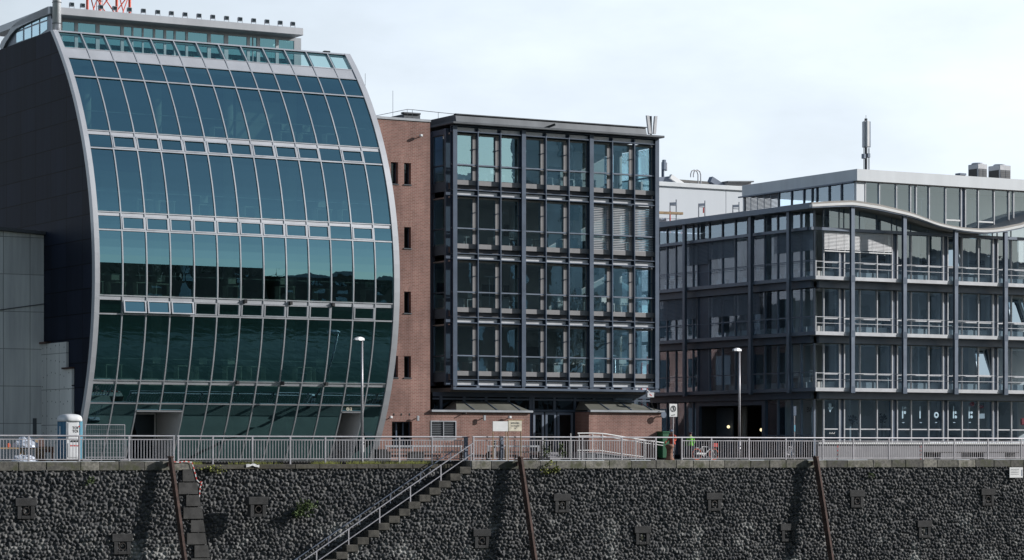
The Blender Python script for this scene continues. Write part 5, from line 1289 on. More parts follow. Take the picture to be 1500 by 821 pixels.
# wavy roof outline on the front
WV = [(1190,296.5,304.7),(1210,295.2,303.8),(1230,294.2,303),(1248.5,293.7,302.6),(1262,295,304),(1275,297.2,306),(1289.6,299.6,308.6),(1311.5,304.6,313.2),(1326,308.2,316.2),(1340,312.6,319.8),(1357,319,325.5),(1374,325.2,331.5),(1391,329.5,335.5),(1408,332.6,338.6),(1425,334.2,341),(1442,335,342.2),(1458,334,341.6),(1473,331.9,340.1),(1487,328.9,337.2),(1500,325.6,334),(1530,316,325),(1560,306,315),(1600,297,306)]
wt = [(bx(a,CF-.35), bz(a,b_,CF-.35)) for a, b_, c in WV]; wb = [(bx(a,CF-.35), bz(a,c,CF-.35)) for a, b_, c in WV]
def smooth_line(p, k=5):
    xs = np.array([q[0] for q in p]); z_ = np.array([q[1] for q in p]); n = len(xs); out = []
    for i in range(n-1):
        p0, p1, p2, p3 = z_[max(i-1,0)], z_[i], z_[i+1], z_[min(i+2,n-1)]
        for j in range(k):
            t_ = j/k; out.append((xs[i]+(xs[i+1]-xs[i])*t_, .5*((2*p1)+(-p0+p2)*t_+(2*p0-5*p1+4*p2-p3)*t_*t_+(-p0+3*p1-3*p2+p3)*t_**3)))
    out.append((xs[-1], z_[-1])); return out
WT_, WB_ = smooth_line(wt), smooth_line(wb)
def wz(x): return float(np.interp(x, [p[0] for p in WB_], [p[1] for p in WB_]))
def wtop(x): return float(np.interp(x, [p[0] for p in WT_], [p[1] for p in WT_]))
hm = lambda p, q, f: [(a[0], a[1]*(1-f)+b_[1]*f) for a, b_ in zip(p, q)]
mid = hm(WT_, WB_, .36); mid2 = hm(WT_, WB_, .78)
for i, (lst0, lst1, nm, mt_, yy) in enumerate(((WT_, mid, 'roof_upstand', 'soffit_light', CF-.28),(mid, mid2, 'wave_edge', 'white_paint', CF-.36),(mid2, WB_, 'wave_lip', 'steel_mid', CF-.32))):
    mb = MB()
    for k in range(len(lst0)-1): mb.prism([lst1[k], lst1[k+1], lst0[k+1], lst0[k]], 'y', yy, CF-.05)
    mb.build(nm, M[mt_], rb_)
mb = MB()
YW = CF+5
for k in range(len(WB_)-1):
    a, b_ = WB_[k], WB_[k+1]; mb.quad((b_[0],CF-.05,b_[1]+.02),(a[0],CF-.05,a[1]+.02),(a[0],YW,a[1]+.02),(b_[0],YW,b_[1]+.02))
mb.build('wave_soffit', M['soffit_light'], rb_)
mb = MB()
for k in range(len(WT_)-1):
    a, b_ = WT_[k], WT_[k+1]; mb.quad((a[0],CF-.05,a[1]-.02),(b_[0],CF-.05,b_[1]-.02),(b_[0],YW,b_[1]-.02),(a[0],YW,a[1]-.02))
mb.build('wave_roof', M['zinc'], rb_)
xw0 = wt[0][0]; zw0, zw1 = wb[0][1], wt[0][1]
MB().prism([(CF-.04, zw0), (CF-.04, zw1), (YB2, zw1-.0), (YB2, zw0)], 'x', xw0, xw0+.35).build('flank_roof_edge', M['steel_mid'], rb_)
MB().box(xw0+.2, cxs+5.2, CF+5.01, YB2, zw0+.02, zw1-.03).build('flank_roof', M['zinc'], rb_)
for x in fcol:
    zt = wz(x); mb = MB(); zc0 = zs_[0]-.2; mb.box(x-.13, x+.13, CF-.2, CF-.17, zc0, zt); mb.box(x-.03, x+.03, CF-.169, CF-.031, zc0, zt); mb.box(x-.13, x+.13, CF-.03, CF-.001, zc0, zt); mb.build('steel_column', M['steel_mid'], rb_)
    for z in zs_: mb = MB(); mb.box(x-.16, x+.16, CF-.21, CF-.201, z-.2, z+.2); mb.build('column_joint', M['steel_blue'], rb_)
scol = [A(p, 500, cxs-.1)[0] for p in (1155.5, 1099.5, 1003)]
for y in scol: mb = MB(); zc0 = zs_[0]-.2; mb.box(cxs-.2, cxs-.17, y-.13, y+.13, zc0, zw0); mb.box(cxs-.169, cxs-.031, y-.03, y+.03, zc0, zw0); mb.box(cxs-.03, cxs-.001, y-.13, y+.13, zc0, zw0); mb.build('steel_column', M['steel_mid'], rb_)
# glass front: storeys (bottom, top)
PLZ = bz(1300, 648.5, CG-.15)
ST_ = [(PLZ+.05, zs_[0]-.58), (zs_[0]+.1, zs_[1]-.58), (zs_[1]+.1, zs_[2]-.58), (zs_[2]+.1, zbm-.06)]
fm = [1205.8,1229,1236,1259,1284,1306,1313.5,1334,1359.5,1380.5,1387.5,1408.5,1432.5,1453.5,1460.5,1480.8,1505,1526,1533,1555]
solid = {1, 5, 9, 13, 17}
fx = [bx(p, CG) for p in fm]
rp3 = random.Random(15)
opened = {(3, 10), (2, 15), (1, 12)}
for s_, (z0, z1) in enumerate(ST_):
    zt_ = z0+(z1-z0)*(.33 if s_ else .30)
    for i in range(len(fx)-1):
        a, b_ = fx[i]+.035, fx[i+1]-.035
        if i in solid:
            MB().box(a-.0, b_, CG-.01, CG+.3, z0, z1).build('pilaster', M['steel_blue'], rb_); continue
        t0, t1 = rp3.gauss(0,.0015), rp3.gauss(0,.0015); mb = MB()
        op = (s_, i) in opened
        for za, zb, o_ in ((z0+.03, zt_-.03, 0),) + (() if op else ((zt_+.03, z1-.03, 0),)):
            mb.add([(xx, CG+.02+t0*(xx-a)+t1*(zz-z0)-(o_*(zb-zz)*0 + o_*(zz-za)*-.55 if o_ else 0), zz) for zz in (za, zb) for xx in (a, b_)], [(0,1,3,2)])
        w_ = mb.build('window', M['glass_right'] if s_ else M['glass_clear'], rb_)
        if op:      # bottom hung light tilted into the room
            q = [(a, CG+.03, zt_+.06), (b_, CG+.03, zt_+.06), (b_, CG+.42, z1-.07), (a, CG+.42, z1-.07)]
            c_ = MB(); c_.quad(*q); o2_ = c_.build('tilted_pane', M['glass_open'], w_); c_ = MB()
            for u_, v_ in ((0,1),(1,2),(2,3),(3,0)): c_.bar(q[u_], q[v_], .06, .06)
            c_.build('tilted_frame', M['steel_light'], w_)
        MB().box(a, b_, CG-.04, CG+.04, zt_-.045, zt_+.028).build('window_rail', M['steel_light'], w_)
        if s_: MB().box(a+.05, b_-.05, CG+.35, CG+.6, z0, z0+.42).build('radiator', M['slab'], w_)
    for i, x in enumerate(fx):
        MB().box(x-.033, x+.033, CG-.09, CG+.06, z0-.04, z1).build('mullion', M['steel_light'], rb_)
    if s_:
        for hh in (.62, 1.0):
            MB().tube((cxs+.1, CF+.12, z0+hh-.1), (XR2, CF+.12, z0+hh-.1), .02 if hh < .9 else .026, 6).build('balcony_rail', M['steel_light'], rb_)
        MB().box(cxs+.05, cxs+.11, CF+.08, CF+.14, z0-.1, z0+.95).build('rail_post', M['steel_light'], rb_)
# clerestory under the wave
MB().box(cxs+.3, XR2, CG-.35, CG-.1, zbm-.09, zbm+.09).build('clerestory_beam', M['steel_mid'], rb_)
for i in range(len(fx)-1):
    a, b_ = fx[i]+.02, fx[i+1]-.02
    za, zb = wz(a)-.02, wz(b_)-.02
    if max(za, zb) < zbm+.2: continue
    MB().add([(a,CG,zbm+.05),(b_,CG,zbm+.05),(b_,CG,max(zb,zbm+.06)),(a,CG,max(za,zbm+.06))], [(0,1,2,3)]).build('clerestory_pane', M['glass_right'], rb_)
    MB().box(a-.04, a, CG-.04, CG+.04, zbm+.091, max(za, zbm+.1)).build('mullion', M['steel_mid'], rb_)
# plinth with a pale ledge, front
MB().box(XG-.15, XR2, CG-.1, CG+.4, 0, PLZ-.12).build('plinth', M['plinth'], rb_)
MB().bbox(XG-.2, XR2, CG-.22, CG+.42, PLZ-.119, PLZ, .015).build('plinth_ledge', M['white_paint'], rb_)
# flank glazing
XS_ = cxs+GS
sy_px = [1193,1174,1160,1140,1121,1103,1096,1078,1059,1040,1023,1016,1004,991,978,965]
sy = [A(p, 500, XS_)[0] for p in sy_px]
ssolid = {5, 9}
gate0, gate1 = A(1118, 600, XS_)[0], A(1026, 600, XS_)[0]
for s_, (z0, z1) in enumerate([(.25, zs_[0]-.58)]+ST_[1:]+[(zbm+.1, zw0-.0)]):
    zt_ = z0+(z1-z0)*.36
    for i in range(len(sy)-1):
        a, b_ = sy[i]+.05, sy[i+1]-.05
        if s_ == 0 and gate0-.3 < (a+b_)/2 < gate1+.1: continue
        if i in ssolid and s_ in (1,2,3): MB().box(XS_, XS_+.3, a, b_, z0, z1).build('pilaster', M['steel_blue'], rb_); continue
        t0, t1 = rp3.gauss(0,.002), rp3.gauss(0,.002); mb = MB()
        parts_ = ((z0+.03, zt_-.03),(zt_+.03, z1-.03)) if s_ < 4 else ((z0, z1),)
        for za, zb in parts_: mb.add([(XS_+t0*(yy-a)+t1*(zz-z0), yy, zz) for zz in (za, zb) for yy in (b_, a)], [(0,1,3,2)])
        w_ = mb.build('flank_window', M['glass_right'], rb_)
        if s_ < 4: MB().box(XS_-.04, XS_+.04, a, b_, zt_-.03, zt_+.03).build('window_rail', M['steel_mid'], w_)
        if s_ in (1,2,3): MB().box(XS_+.35, XS_+.55, a+.1, b_-.1, z0, z0+.4).build('radiator', M['slab'], w_)
    for i, y in enumerate(sy):
        if s_ == 0 and gate0 < y < gate1: continue
        MB().box(XS_-.08, XS_+.06, y-.04, y+.04, z0, z1).build('mullion', M['steel_mid'], rb_)
MB().box(cxs+.2, cxs+.5, CG, YB2, zbm-.09, zbm+.09).build('clerestory_beam', M['steel_mid'], rb_)
MB().tube((cxs+.1, CF+.1, zs_[2]+1.0), (cxs+.1, YB2, zs_[2]+1.0), .02, 6).build('balcony_rail', M['steel_mid'], rb_)
MB().tube((cxs+.1, CF+.1, zs_[1]+1.0), (cxs+.1, YB2, zs_[1]+1.0), .02, 6).build('balcony_rail', M['steel_mid'], rb_)
# dark gateway in the flank
zg = A(1117, 593.5, XS_)[1]
MB().box(XS_-.12, XS_+.1, gate0-.35, gate0, 0, zs_[0]-.56).build('gate_pier', M['steel_blue'], rb_); MB().box(XS_-.12, XS_+.1, gate1, gate1+.35, 0, zs_[0]-.56).build('gate_pier', M['steel_blue'], rb_)
MB().box(XS_-.12, XS_+.1, gate0+.001, gate1-.001, zg, zs_[0]-.56).build('gate_header', M['steel_blue'], rb_)
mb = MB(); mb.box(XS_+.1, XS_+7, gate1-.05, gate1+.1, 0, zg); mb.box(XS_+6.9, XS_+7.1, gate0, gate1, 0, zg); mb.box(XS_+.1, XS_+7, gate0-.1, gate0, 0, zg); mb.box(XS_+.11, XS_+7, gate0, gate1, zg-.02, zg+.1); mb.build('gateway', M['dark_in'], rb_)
MB().box(XS_+1.2, XS_+1.3, A(1073,640,XS_+1.2)[0], gate1-.1, 0, zg-.1).build('gate_panel', M['steel_mid'], rb_)
for px, py in ((1067,625.5),(1115.2,630)):
    y, z = A(px, py, XS_+.9); mb = MB(); mb.sphere((XS_+.9, y, z), .10, 14, 10); mb.build('globe_light', M['globe'], rb_, smooth=True)
# interior
for (z0, z1), i in zip(ST_, range(4)):
    MB().box(XG+.0, XR2, CG+3.4, CG+3.6, z0, z1+.3).build('inner_wall', M['core'], rb_)
    for k in range(5):
        x = fcol[k]+1.3; mb = MB(); mb.tube((x, CG+1.9, z0), (x, CG+1.9, z1+.3), .22, 12); mb.build('column', M['slab'], rb_, smooth=True)
    rr = random.Random(40+i)
    for k in (3,8,12,16):
        if rr.random() < .85 and k < len(fx)-1: MB().box(fx[k], fx[k]+.12, CG+1.0, CG+3.3, z0, z1+.25).build('partition', M['slab'], rb_)
    for k in range(len(fx)-1):
        if k in solid or i == 0: continue
        if rr.random() < .6:
            x = fx[k]+.1; mb = MB(); y = CG+.9+rr.random(); mb.box(x, x+1.1, y, y+.7, z0+.7, z0+.74); mb.box(x+.04, x+.09, y, y+.7, z0, z0+.7)
            if rr.random() < .6: mb.box(x+.3, x+.8, y+.3, y+.34, z0+.85, z0+1.2)
            mb.build('desk', M['desk'], rb_)
        if rr.random() < .22:
            x = fx[k]+.5; mb = MB(); mb.tube((x,CG+1.3,z0),(x,CG+1.3,z0+1.85),.02,6); mb.bbox(x-.3,x+.3,CG+1.2,CG+1.4,z0+1.85,z0+1.9,.01); mb.build('floor_lamp', M['alu'], rb_)
for k, (z0, z1) in enumerate(ST_):
    if k: MB().box(XS_+3.5, XS_+3.7, CG+4.5, YB2, z0, (zw0-.1 if k == 3 else z1+.3)).build('inner_wall', M['core'], rb_)
    else:
        for ya_, yb_ in ((CG+4.5, gate0-.25), (gate1+.4, YB2)): MB().box(XS_+3.5, XS_+3.7, ya_, yb_, 0, z1+.3).build('inner_wall', M['core'], rb_)
    rr = random.Random(60+k)
    for y in sy[2:-1:3]:
        mb = MB(); mb.tube((XS_+1.7,y,z0),(XS_+1.7,y,z1+.3),.2,12); mb.build('column', M['slab'], rb_, smooth=True)
        if rr.random() < .8 and k: mb = MB(); mb.box(XS_+.8,XS_+1.5,y+.4,y+1.5,z0+.7,z0+.74); mb.box(XS_+.85,XS_+1.4,y+.45,y+.5,z0,z0+.7); mb.box(XS_+1.0,XS_+1.04,y+.7,y+1.2,z0+.8,z0+1.15); mb.build('desk', M['desk'], rb_)
MB().box(XS_, XR2, YB2, YB2+.2, 0, zw0-.05).build('back_wall', M['steel_mid'], rb_)
xs_w = [XG+.3+(fcol[1]+1-XG)*i/12 for i in range(13)]
MB().prism([(x, ST_[3][1]+.31) for x in (xs_w[0], xs_w[-1])]+[(x, max(wz(x)-.05, ST_[3][1]+.35)) for x in xs_w[::-1]], 'y', CG+3.4, CG+3.6).build('inner_wall', M['core'], rb_)
# blinds: two lit ones on the front, grey ones on the flank
def slats_front(pa, pb, zt, zb, y=CG-.16):
    a, b_ = bx(pa, y), bx(pb, y); mb = MB(); n = int((zt-zb)/.085)
    for k in range(n): z = zt-.085*(k+.5); mb.add([(a,y-.028,z-.037),(b_,y-.028,z-.037),(b_,y+.024,z+.037),(a,y+.024,z+.037)], [(0,1,2,3)])
    for f in (.2, .5, .8): x = a+(b_-a)*f; mb.box(x-.008, x+.008, y-.04, y-.034, zb, zt)
    mb.box(a, b_, y-.035, y+.035, zb-.07, zb-.005); mb.build('slat_blind', M['blind'], rb_)
z0, z1 = ST_[3]; zb = bz(1240, 368.5, CG)
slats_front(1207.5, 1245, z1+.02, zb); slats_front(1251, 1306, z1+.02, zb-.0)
def slats_flank(pa, pb, zt, zb, x=XS_-.12):
    a, b_ = A(pa, 400, x)[0], A(pb, 400, x)[0]; mb = MB(); n = int((zt-zb)/.085)
    for k in range(n): z = zt-.085*(k+.5); mb.add([(x-.03,b_,z-.03),(x-.03,a,z-.03),(x+.03,a,z+.035),(x+.03,b_,z+.035)], [(0,1,2,3)])
    mb.build('slat_blind', M['blind_grey'], rb_)
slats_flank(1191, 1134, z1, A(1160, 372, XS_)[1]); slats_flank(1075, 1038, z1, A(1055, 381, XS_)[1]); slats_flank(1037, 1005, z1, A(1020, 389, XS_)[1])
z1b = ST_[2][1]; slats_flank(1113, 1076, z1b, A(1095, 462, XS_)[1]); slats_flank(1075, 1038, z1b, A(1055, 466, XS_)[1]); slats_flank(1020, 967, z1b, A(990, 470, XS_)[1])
# lettering and stickers on the shop glass: bar and dots letters
def bardots(px, dots, ring=False):
    x, z = B(px, 604.5, CG-.01); y = CG-.012; mb = MB()
    if ring: mb.ring((x+.05, y, z-.17), .14, .055, 'y', 22, 4); mb.v = [(a, y+(b_-y)*.15, c) for a, b_, c in mb.v]
    else:
        mb.box(x-.07, x+.03, y-.006, y, z-.38, z+.38)
        if dots == 'F': mb.disc((x+.17, y-.006, z+.28), .10, 'y', .006); mb.disc((x+.17, y-.006, z+.0), .10, 'y', .006)
        if dots == 'T': mb.disc((x+.17, y-.006, z-.0), .10, 'y', .006); mb.disc((x+.17, y-.006, z-.28), .10, 'y', .006)
    mb.build('window_letter', M['ink_blue'], rb_)
    mb = MB(); mb.box(x-.05, x+.12, y-.004, y-.001, z-.66, z-.62); mb.build('window_print', M['ink_blue'], rb_)
bardots(1322.5, 'F'); bardots(1348, ''); bardots(1370.5, '', True); bardots(1397, 'T'); bardots(1420, 'T')
x, z = B(1216, 598, CG-.01); y = CG-.012
MB().prism([(x-.22,z+.02),(x-.12,z+.05),(x-.12,z+.28),(x+.10,z+.28),(x+.10,z+.06),(x+.28,z+.06),(x+.08,z-.12),(x+.0,z-.28),(x-.1,z-.12)], 'y', y-.006, y).build('window_sticker', M['ink_blue'], rb_)
text_mesh('NE', .38, M['ink'], 'window_letter', rb_, (bx(1193, CG-.3), CG-.02, z-.1), flip=True) if False else None
t_, z_ = A(1189, 600, XS_-.01)
cu = bpy.data.curves.new('NE', 'FONT'); cu.body = 'NE'; cu.size = .42; cu.extrude = .003; ob_ = bpy.data.objects.new('tmp', cu); COL.objects.link(ob_)
me = bpy.data.meshes.new_from_object(ob_.evaluated_get(bpy.context.evaluated_depsgraph_get())); bpy.data.objects.remove(ob_)
mb = MB(); mb.add([(XS_-.012-v.co.z, t_+v.co.x, z_-.15+v.co.y) for v in me.vertices], [list(p.vertices) for p in me.polygons]); mb.build('window_letter', M['ink'], rb_)
x, z = B(1215, 636, CG-.01); mb = MB()
for i in range(5): mb.bar((x+i*.09, CG-.014, z), (x+.05+i*.09, CG-.014, z+(.12 if i % 2 == 0 else .06)), .004, .03)
mb.build('window_print', M['white_paint'], rb_)
# red lamps and paper inside the shop, red cloth at the right end
sx, sz = B(1424, 592, CG+.5); mb = MB(); mb.sphere((sx, CG+.5, sz), .17, 14, 9, (1,1,.85)); mb.build('paper_lantern', M['tape_red'], rb_, smooth=True)
sx, sz = B(1438, 596, CG+.6); mb = MB(); mb.sphere((sx, CG+.6, sz), .14, 14, 9, (1,1,.85)); mb.build('paper_lantern', M['tape_red'], rb_, smooth=True)
sx, sz = B(1498, 618, CG+.3); mb = MB(); mb.bbox(sx-.14, sx+.4, CG+.25, CG+.4, sz-.22, sz+.22, .05); mb.build('red_cushion', M['tape_red'], rb_)
sx, sz = B(1437, 610, CG+.1); MB().box(sx-.25, sx+.3, CG+.1, CG+.11, sz-.15, sz+.17).build('paper_sheet', M['white_paint'], rb_)
for px, py in ((1248,616),(1292,614)):
    sx, sz = B(px, py, CG+.8); r_ = random.Random(px); mb = MB(); leaf_clump(mb, (sx, CG+.8, sz), .32, 70, r_, .16); mb.tube((sx,CG+.8,PLZ),(sx,CG+.8,sz),.03); mb.build('indoor_plant', M['iron'], rb_)
for px, py, m_ in ((1343,500,'beige_sign'),(1370,500,'timber'),(1380,605,'black'),(1300,470,'dark_in')):
    sx, sz = B(px, py, CG+1.4); mb = MB(); mb.bbox(sx-.3, sx+.3, CG+1.3, CG+1.6, sz-.5, sz+.05, .03); mb.build('cabinet', M[m_], rb_)
# ---- penthouse storey
PF = 8.0; pxc = bx(1255.6, PF); zp1, zp0 = bz(1255.6, 247.6, PF), bz(1255.6, 264.6, PF)
pyb = A(1087, 280, pxc)[0]
MB().box(pxc, XR2, PF, PF+.3, zp0, zp1).build('penthouse_fascia', M['pent'], rb_)
MB().box(pxc, pxc+.3, PF+.301, pyb, zp0, zp1).build('penthouse_fascia', M['pent'], rb_)
MB().box(pxc-.12, pxc+.0, PF+.3, pyb+.3, zp0-.09, zp0-.001).build('penthouse_drip', M['steel_mid'], rb_)
MB().box(pxc+.3, XR2, PF+.3, pyb, zp1-.35, zp1-.2).build('penthouse_roof', M['zinc'], rb_)
MB().box(pxc+.05, XR2, PF+.05, pyb-.1, zp0-.05, zp0-.001).build('penthouse_soffit', M['soffit_light'], rb_)
py_ = PF+.25; zfl2 = zw0+.03
MB().box(pxc+.1, bx(1266,py_), py_-.05, py_+.2, zfl2-1, zp0-.06).build('penthouse_pier', M['pent'], rb_)
pm = [1267,1287.5,1312.5,1333,1341.5,1360.5,1384.5,1407,1413.5,1432.3,1455.5,1477,1484,1503,1524,1545]
for i in range(len(pm)-1):
    a, b_ = bx(pm[i],py_)+.03, bx(pm[i+1],py_)-.03; zb_ = max(min(wtop(a), wtop(b_))-.5, zw0-2.2)
    MB().box(a-.065, a-.0, py_-.08, py_+.06, zb_, zp0-.06).build('mullion', M['steel_light'], rb_)
    if i in (7,): MB().box(a, b_, py_, py_+.1, zb_, zp0-.06).build('pilaster', M['steel_blue'], rb_); continue
    t0, t1 = rp3.gauss(0,.0015), rp3.gauss(0,.0015)
    MB().add([(xx, py_+.02+t0*(xx-a)+t1*(zz-zb_), zz) for zz in (zb_, zp0-.07) for xx in (a, b_)], [(0,1,3,2)]).build('penthouse_window', M['glass_right'], rb_)
    if i in (6, 9): MB().box(a, b_, py_-.06, py_+.01, bz(pm[i],322.5 if i==6 else 325,py_)-.05, bz(pm[i],322.5 if i==6 else 325,py_)+.05).build('window_rail', M['white_paint'], rb_)
MB().box(pxc+3.4, XR2, PF+3.5, PF+3.7, zw0-2.5, zp0-.06).build('inner_wall', M['core'], rb_)
MB().box(pxc+.3, XR2, PF+.5, pyb, zw0-2.6, zw0-2.4).build('floor_slab', M['carpet'], rb_)
for px in (1350, 1424): sx = bx(px, PF+1.5); mb = MB(); mb.tube((sx,PF+1.5,zw0-2.4),(sx,PF+1.5,bz(px,292,PF+1.5)),.02,6); mb.bbox(sx-.3,sx+.3,PF+1.4,PF+1.6,bz(px,292,PF+1.5),bz(px,292,PF+1.5)+.05,.01); mb.build('floor_lamp', M['alu'], rb_)
fpx = [1252,1233,1215,1197,1190,1178,1160,1141]; xf = pxc+.1
for i in range(len(fpx)-1):
    a, b_ = A(fpx[i],290,xf)[0]+.05, A(fpx[i+1],290,xf)[0]-.05
    MB().quad((xf+.02,b_,zfl2-.2),(xf+.02,a,zfl2-.2),(xf+.02,a,zp0-.06),(xf+.02,b_,zp0-.06)).build('penthouse_flank_window', M['glass_right'], rb_)
    MB().box(xf-.06, xf+.06, b_-.0, b_+.1, zfl2-.2, zp0-.06).build('mullion', M['steel_blue'], rb_)
a, b_ = A(1140,290,xf)[0], A(1091,290,xf)[0]; mb = MB(); n = 26; h0, h1 = zfl2, zp0-.06
for k in range(n): z = h0+(h1-h0)*(k+.5)/n; mb.add([(xf-.03,b_,z-.03),(xf-.03,a,z-.03),(xf+.03,a,z+.03),(xf+.03,b_,z+.03)], [(0,1,2,3)])
for f in (.2,.4,.6,.8): mb.box(xf-.05, xf-.035, a+(b_-a)*f-.03, a+(b_-a)*f+.03, h0, h1)
mb.build('slat_screen', M['steel_mid'], rb_)
MB().box(xf-.05, xf+.1, b_, pyb-.02, zfl2, zp0-.06).build('penthouse_pier', M['steel_light'], rb_)
# ---- on the roof
for pa, pb, pt, pbm, lab in ((1420.5,1446.5,238.5,262,'square grey rooftop cooling unit with dark grilles, nearer the antenna mast'),(1450.5,1481,240.5,264,'wider grey rooftop cooling unit with dark grilles, nearest the right edge')):
    y = PF+3; pmid = pa+(pb-pa)*.46; x0, x1 = bx(pmid, y), bx(pb, y); dep = (pmid-pa)/(.506*FOC/172)
    zt, zb_ = bz(pb,pt+2.5,y), zp1-.2; t = thing('cooling_unit', ((x0+x1)/2, y+dep/2, zb_), lab, 'cooling unit', 'cooling units on the roof')
    mb = MB(); mb.bbox(x0, x1, y, y+dep, zb_, zt, .03); mb.build('casing', M['steel_light'], t)
    h = zt-zb_
    for (a, b_) in ((x0+.08, (x0+x1)/2-.02), ((x0+x1)/2+.02, x1-.08)):
        mb = MB(); mb.box(a, b_, y-.02, y-.002, zb_+.05, zb_+h*.78); mb.build('grille', M['zinc'], t)
        mb = MB()
        for k in range(8): zz = zb_+.1+k*h*.085; mb.box(a, b_, y-.032, y-.021, zz, zz+.02)
        mb.build('grille_bars', M['soffit'], t)
    mb = MB(); mb.box(x0-.02, x0-.002, y+.1, y+dep-.1, zb_+.05, zb_+h*.78); mb.build('grille', M['black'], t)
    mb = MB(); mb.lathe(((x0+x1)/2, y+dep/2, zt+.001), [(.42,0),(.42,.06),(.36,.10),(.1,.11)], 20); mb.build('fan_cowl', M['steel_light'], t)
y = PF+2; x0, x1 = bx(1405.5,y), bx(1415,y); t = thing('roof_vent', ((x0+x1)/2, y, zp1-.2), 'small low metal vent on the flat roof left of the cooling units', 'vent')
MB().bbox(x0+.05, x1-.05, y, y+.4, zp1-.2, bz(1410,257,y), .01).build('duct', M['steel_light'], t); MB().bbox(x0, x1, y-.05, y+.45, bz(1410,257,y)+.001, bz(1410,254,y), .01).build('cap', M['steel_mid'], t)
y = PF+2.5; xm_ = bx(1268.5, y); t = thing('antenna_mast', (xm_, y, zp1-.2), 'slender antenna mast with pale vertical panels on the penthouse roof corner', 'antenna')
zz = lambda q: bz(1268, q, y)
MB().tube((xm_,y,zp1-.25),(xm_,y,zz(174)),.10,10).tube((xm_,y,zz(174)),(xm_,y,zz(169)),.015,5).build('mast', M['zinc'], t)
for dx, dy, mt_ in ((-.17,-.12,'steel_light'),(.20,-.05,'steel_mid'),(.0,.22,'steel_light'),(-.04,-.24,'white_paint')):
    mb = MB(); mb.bbox(xm_+dx-.10, xm_+dx+.10, y+dy-.07, y+dy+.07, zz(216), zz(178), .02); mb.build('panel', M[mt_], t)
mb = MB(); mb.bbox(xm_-.3, xm_-.1, y-.15, y+.1, zz(233), zz(226), .02); mb.bbox(xm_+.02, xm_+.25, y-.15, y+.1, zz(231), zz(225), .02); mb.build('radio_unit', M['steel_mid'], t)
mb = MB(); mb.tube((xm_-.18,y,zp1-.2),(xm_-.18,y,zz(217)),.02,5).tube((xm_+.24,y,zp1-.2),(xm_+.24,y,zz(217)),.035,5); mb.build('cable', M['black'], t)

# ------------------------------------------------------------------ pale hall behind, with scaffolding
HB = 46.0; hx0, hx1 = bx(930, HB), bx(1130, HB); hz = bz(967, 273, HB)
hl = thing('pale_hall', ((hx0+hx1)/2, HB, 0), 'pale panelled hall behind the gap between the two steel and glass buildings', 'building')
MB().box(hx0, hx1, HB, HB+25, 0, hz).build('facade', M['white_render'], hl)
MB().bbox(hx0-.1, hx1+.1, HB-.15, HB+25.1, hz+.001, hz+.35, .03).build('parapet', M['pent'], hl)
yr = HB+3
def rf(pts, y=yr): return [(bx(a,y), bz(a,c,y)) for a, c in pts]
MB().prism(rf([(940,272),(940,262),(981.5,258.5),(1003,274)]), 'y', yr, yr+8).build('gable_roof', M['shed_blue'], hl)
MB().bar((*[bx(981.5,yr-.1), yr-.1, bz(981.5,258.7,yr-.1)],), (bx(1005,yr-.1), yr-.1, bz(1005,275,yr-.1)), .3, .35).build('gable_edge', M['white_paint'], hl)
a = rf([(993,263),(1048,267)], yr+4); b_ = rf([(1006,273.5),(1058,276.5)], yr)
MB().quad((b_[0][0],yr,b_[0][1]),(b_[1][0],yr,b_[1][1]),(a[1][0],yr+4,a[1][1]),(a[0][0],yr+4,a[0][1])).build('pitched_roof', M['roof_tile'], hl)
MB().bar((bx(1040,yr), yr, bz(1040,263,yr)), (bx(1060,yr), yr, bz(1060,276,yr)), .5, .45).build('roof_hood', M['shed_blue'], hl)
p = rf([(1059,277),(1059,268.5),(1095,268.5),(1095,277)]); MB().prism(p, 'y', yr-.5, yr+3).build('roof_house', M['sill'], hl)
p = rf([(1058,268.4),(1058,266.5),(1096,266.5),(1096,268.4)]); MB().prism(p, 'y', yr-.8, yr+3.2).build('roof_house_lid', M['zinc'], hl)
for px, dx in ((1022.5,-4.5),(1026.5,-4.5)):
    x = bx(px, yr+2); r_ = []; zt = bz(px, 250.5, yr+2)
    pts = [(x, yr+2, hz), (x, yr+2, zt-.3)]+[(x-.35+.35*math.cos(t_*PI/4), yr+2, zt-.3+.35*math.sin(t_*PI/4)) for t_ in range(5)]+[(x-.7, yr+2, zt-.55)]
    MB().path(pts, .05, 6).build('vent_pipe', M['steel_light'], hl)
x = bx(971, yr+1); t = thing('small_antenna', (x, yr+1, hz), 'small dark antenna cluster on the roof of the pale hall', 'antenna')
MB().tube((x,yr+1,hz),(x,yr+1,bz(971,238,yr+1)),.12,8).build('mast', M['steel_blue'], t)
mb = MB(); zt = bz(971,244,yr+1); mb.bbox(x-.1,x+.12,yr+.7,yr+1.0,zt-.3,zt+.5,.03); mb.build('panel', M['steel_mid'], t); mb = MB(); mb.bbox(x+.2,x+.32,yr+.8,yr+1.1,zt-.35,zt+.3,.03); mb.build('panel', M['steel_light'], t)
SB = 40.0; sx0, sx1 = bx(905, SB), bx(1090, SB)
sc = thing('scaffolding', ((sx0+sx1)/2, SB, 0), 'construction scaffolding with red painted poles and white tarpaulin behind the gap', 'scaffold')
ztp = bz(980, 322, SB)
for i, (a, b_, pt) in enumerate(((981.5,990.5,297),(1023.5,1032.5,298.5),(1073.5,1082.5,300.5))):
    mb = MB(); xa, xb_ = bx(a,SB), bx(b_,SB); zt = bz(a,pt,SB)
    mb.tube((xa,SB,0),(xa,SB,zt),.035,6).tube((xb_,SB,0),(xb_,SB,zt+.25),.035,6); 
    for z in np.arange(2, zt, 2.1): mb.tube((xa,SB,z),(xb_,SB,z),.03,6)
    mb.bar((xa,SB,zt-.1),(xb_,SB,zt-.05),.06,.2); mb.build('frame', M['steel_blue'], sc)
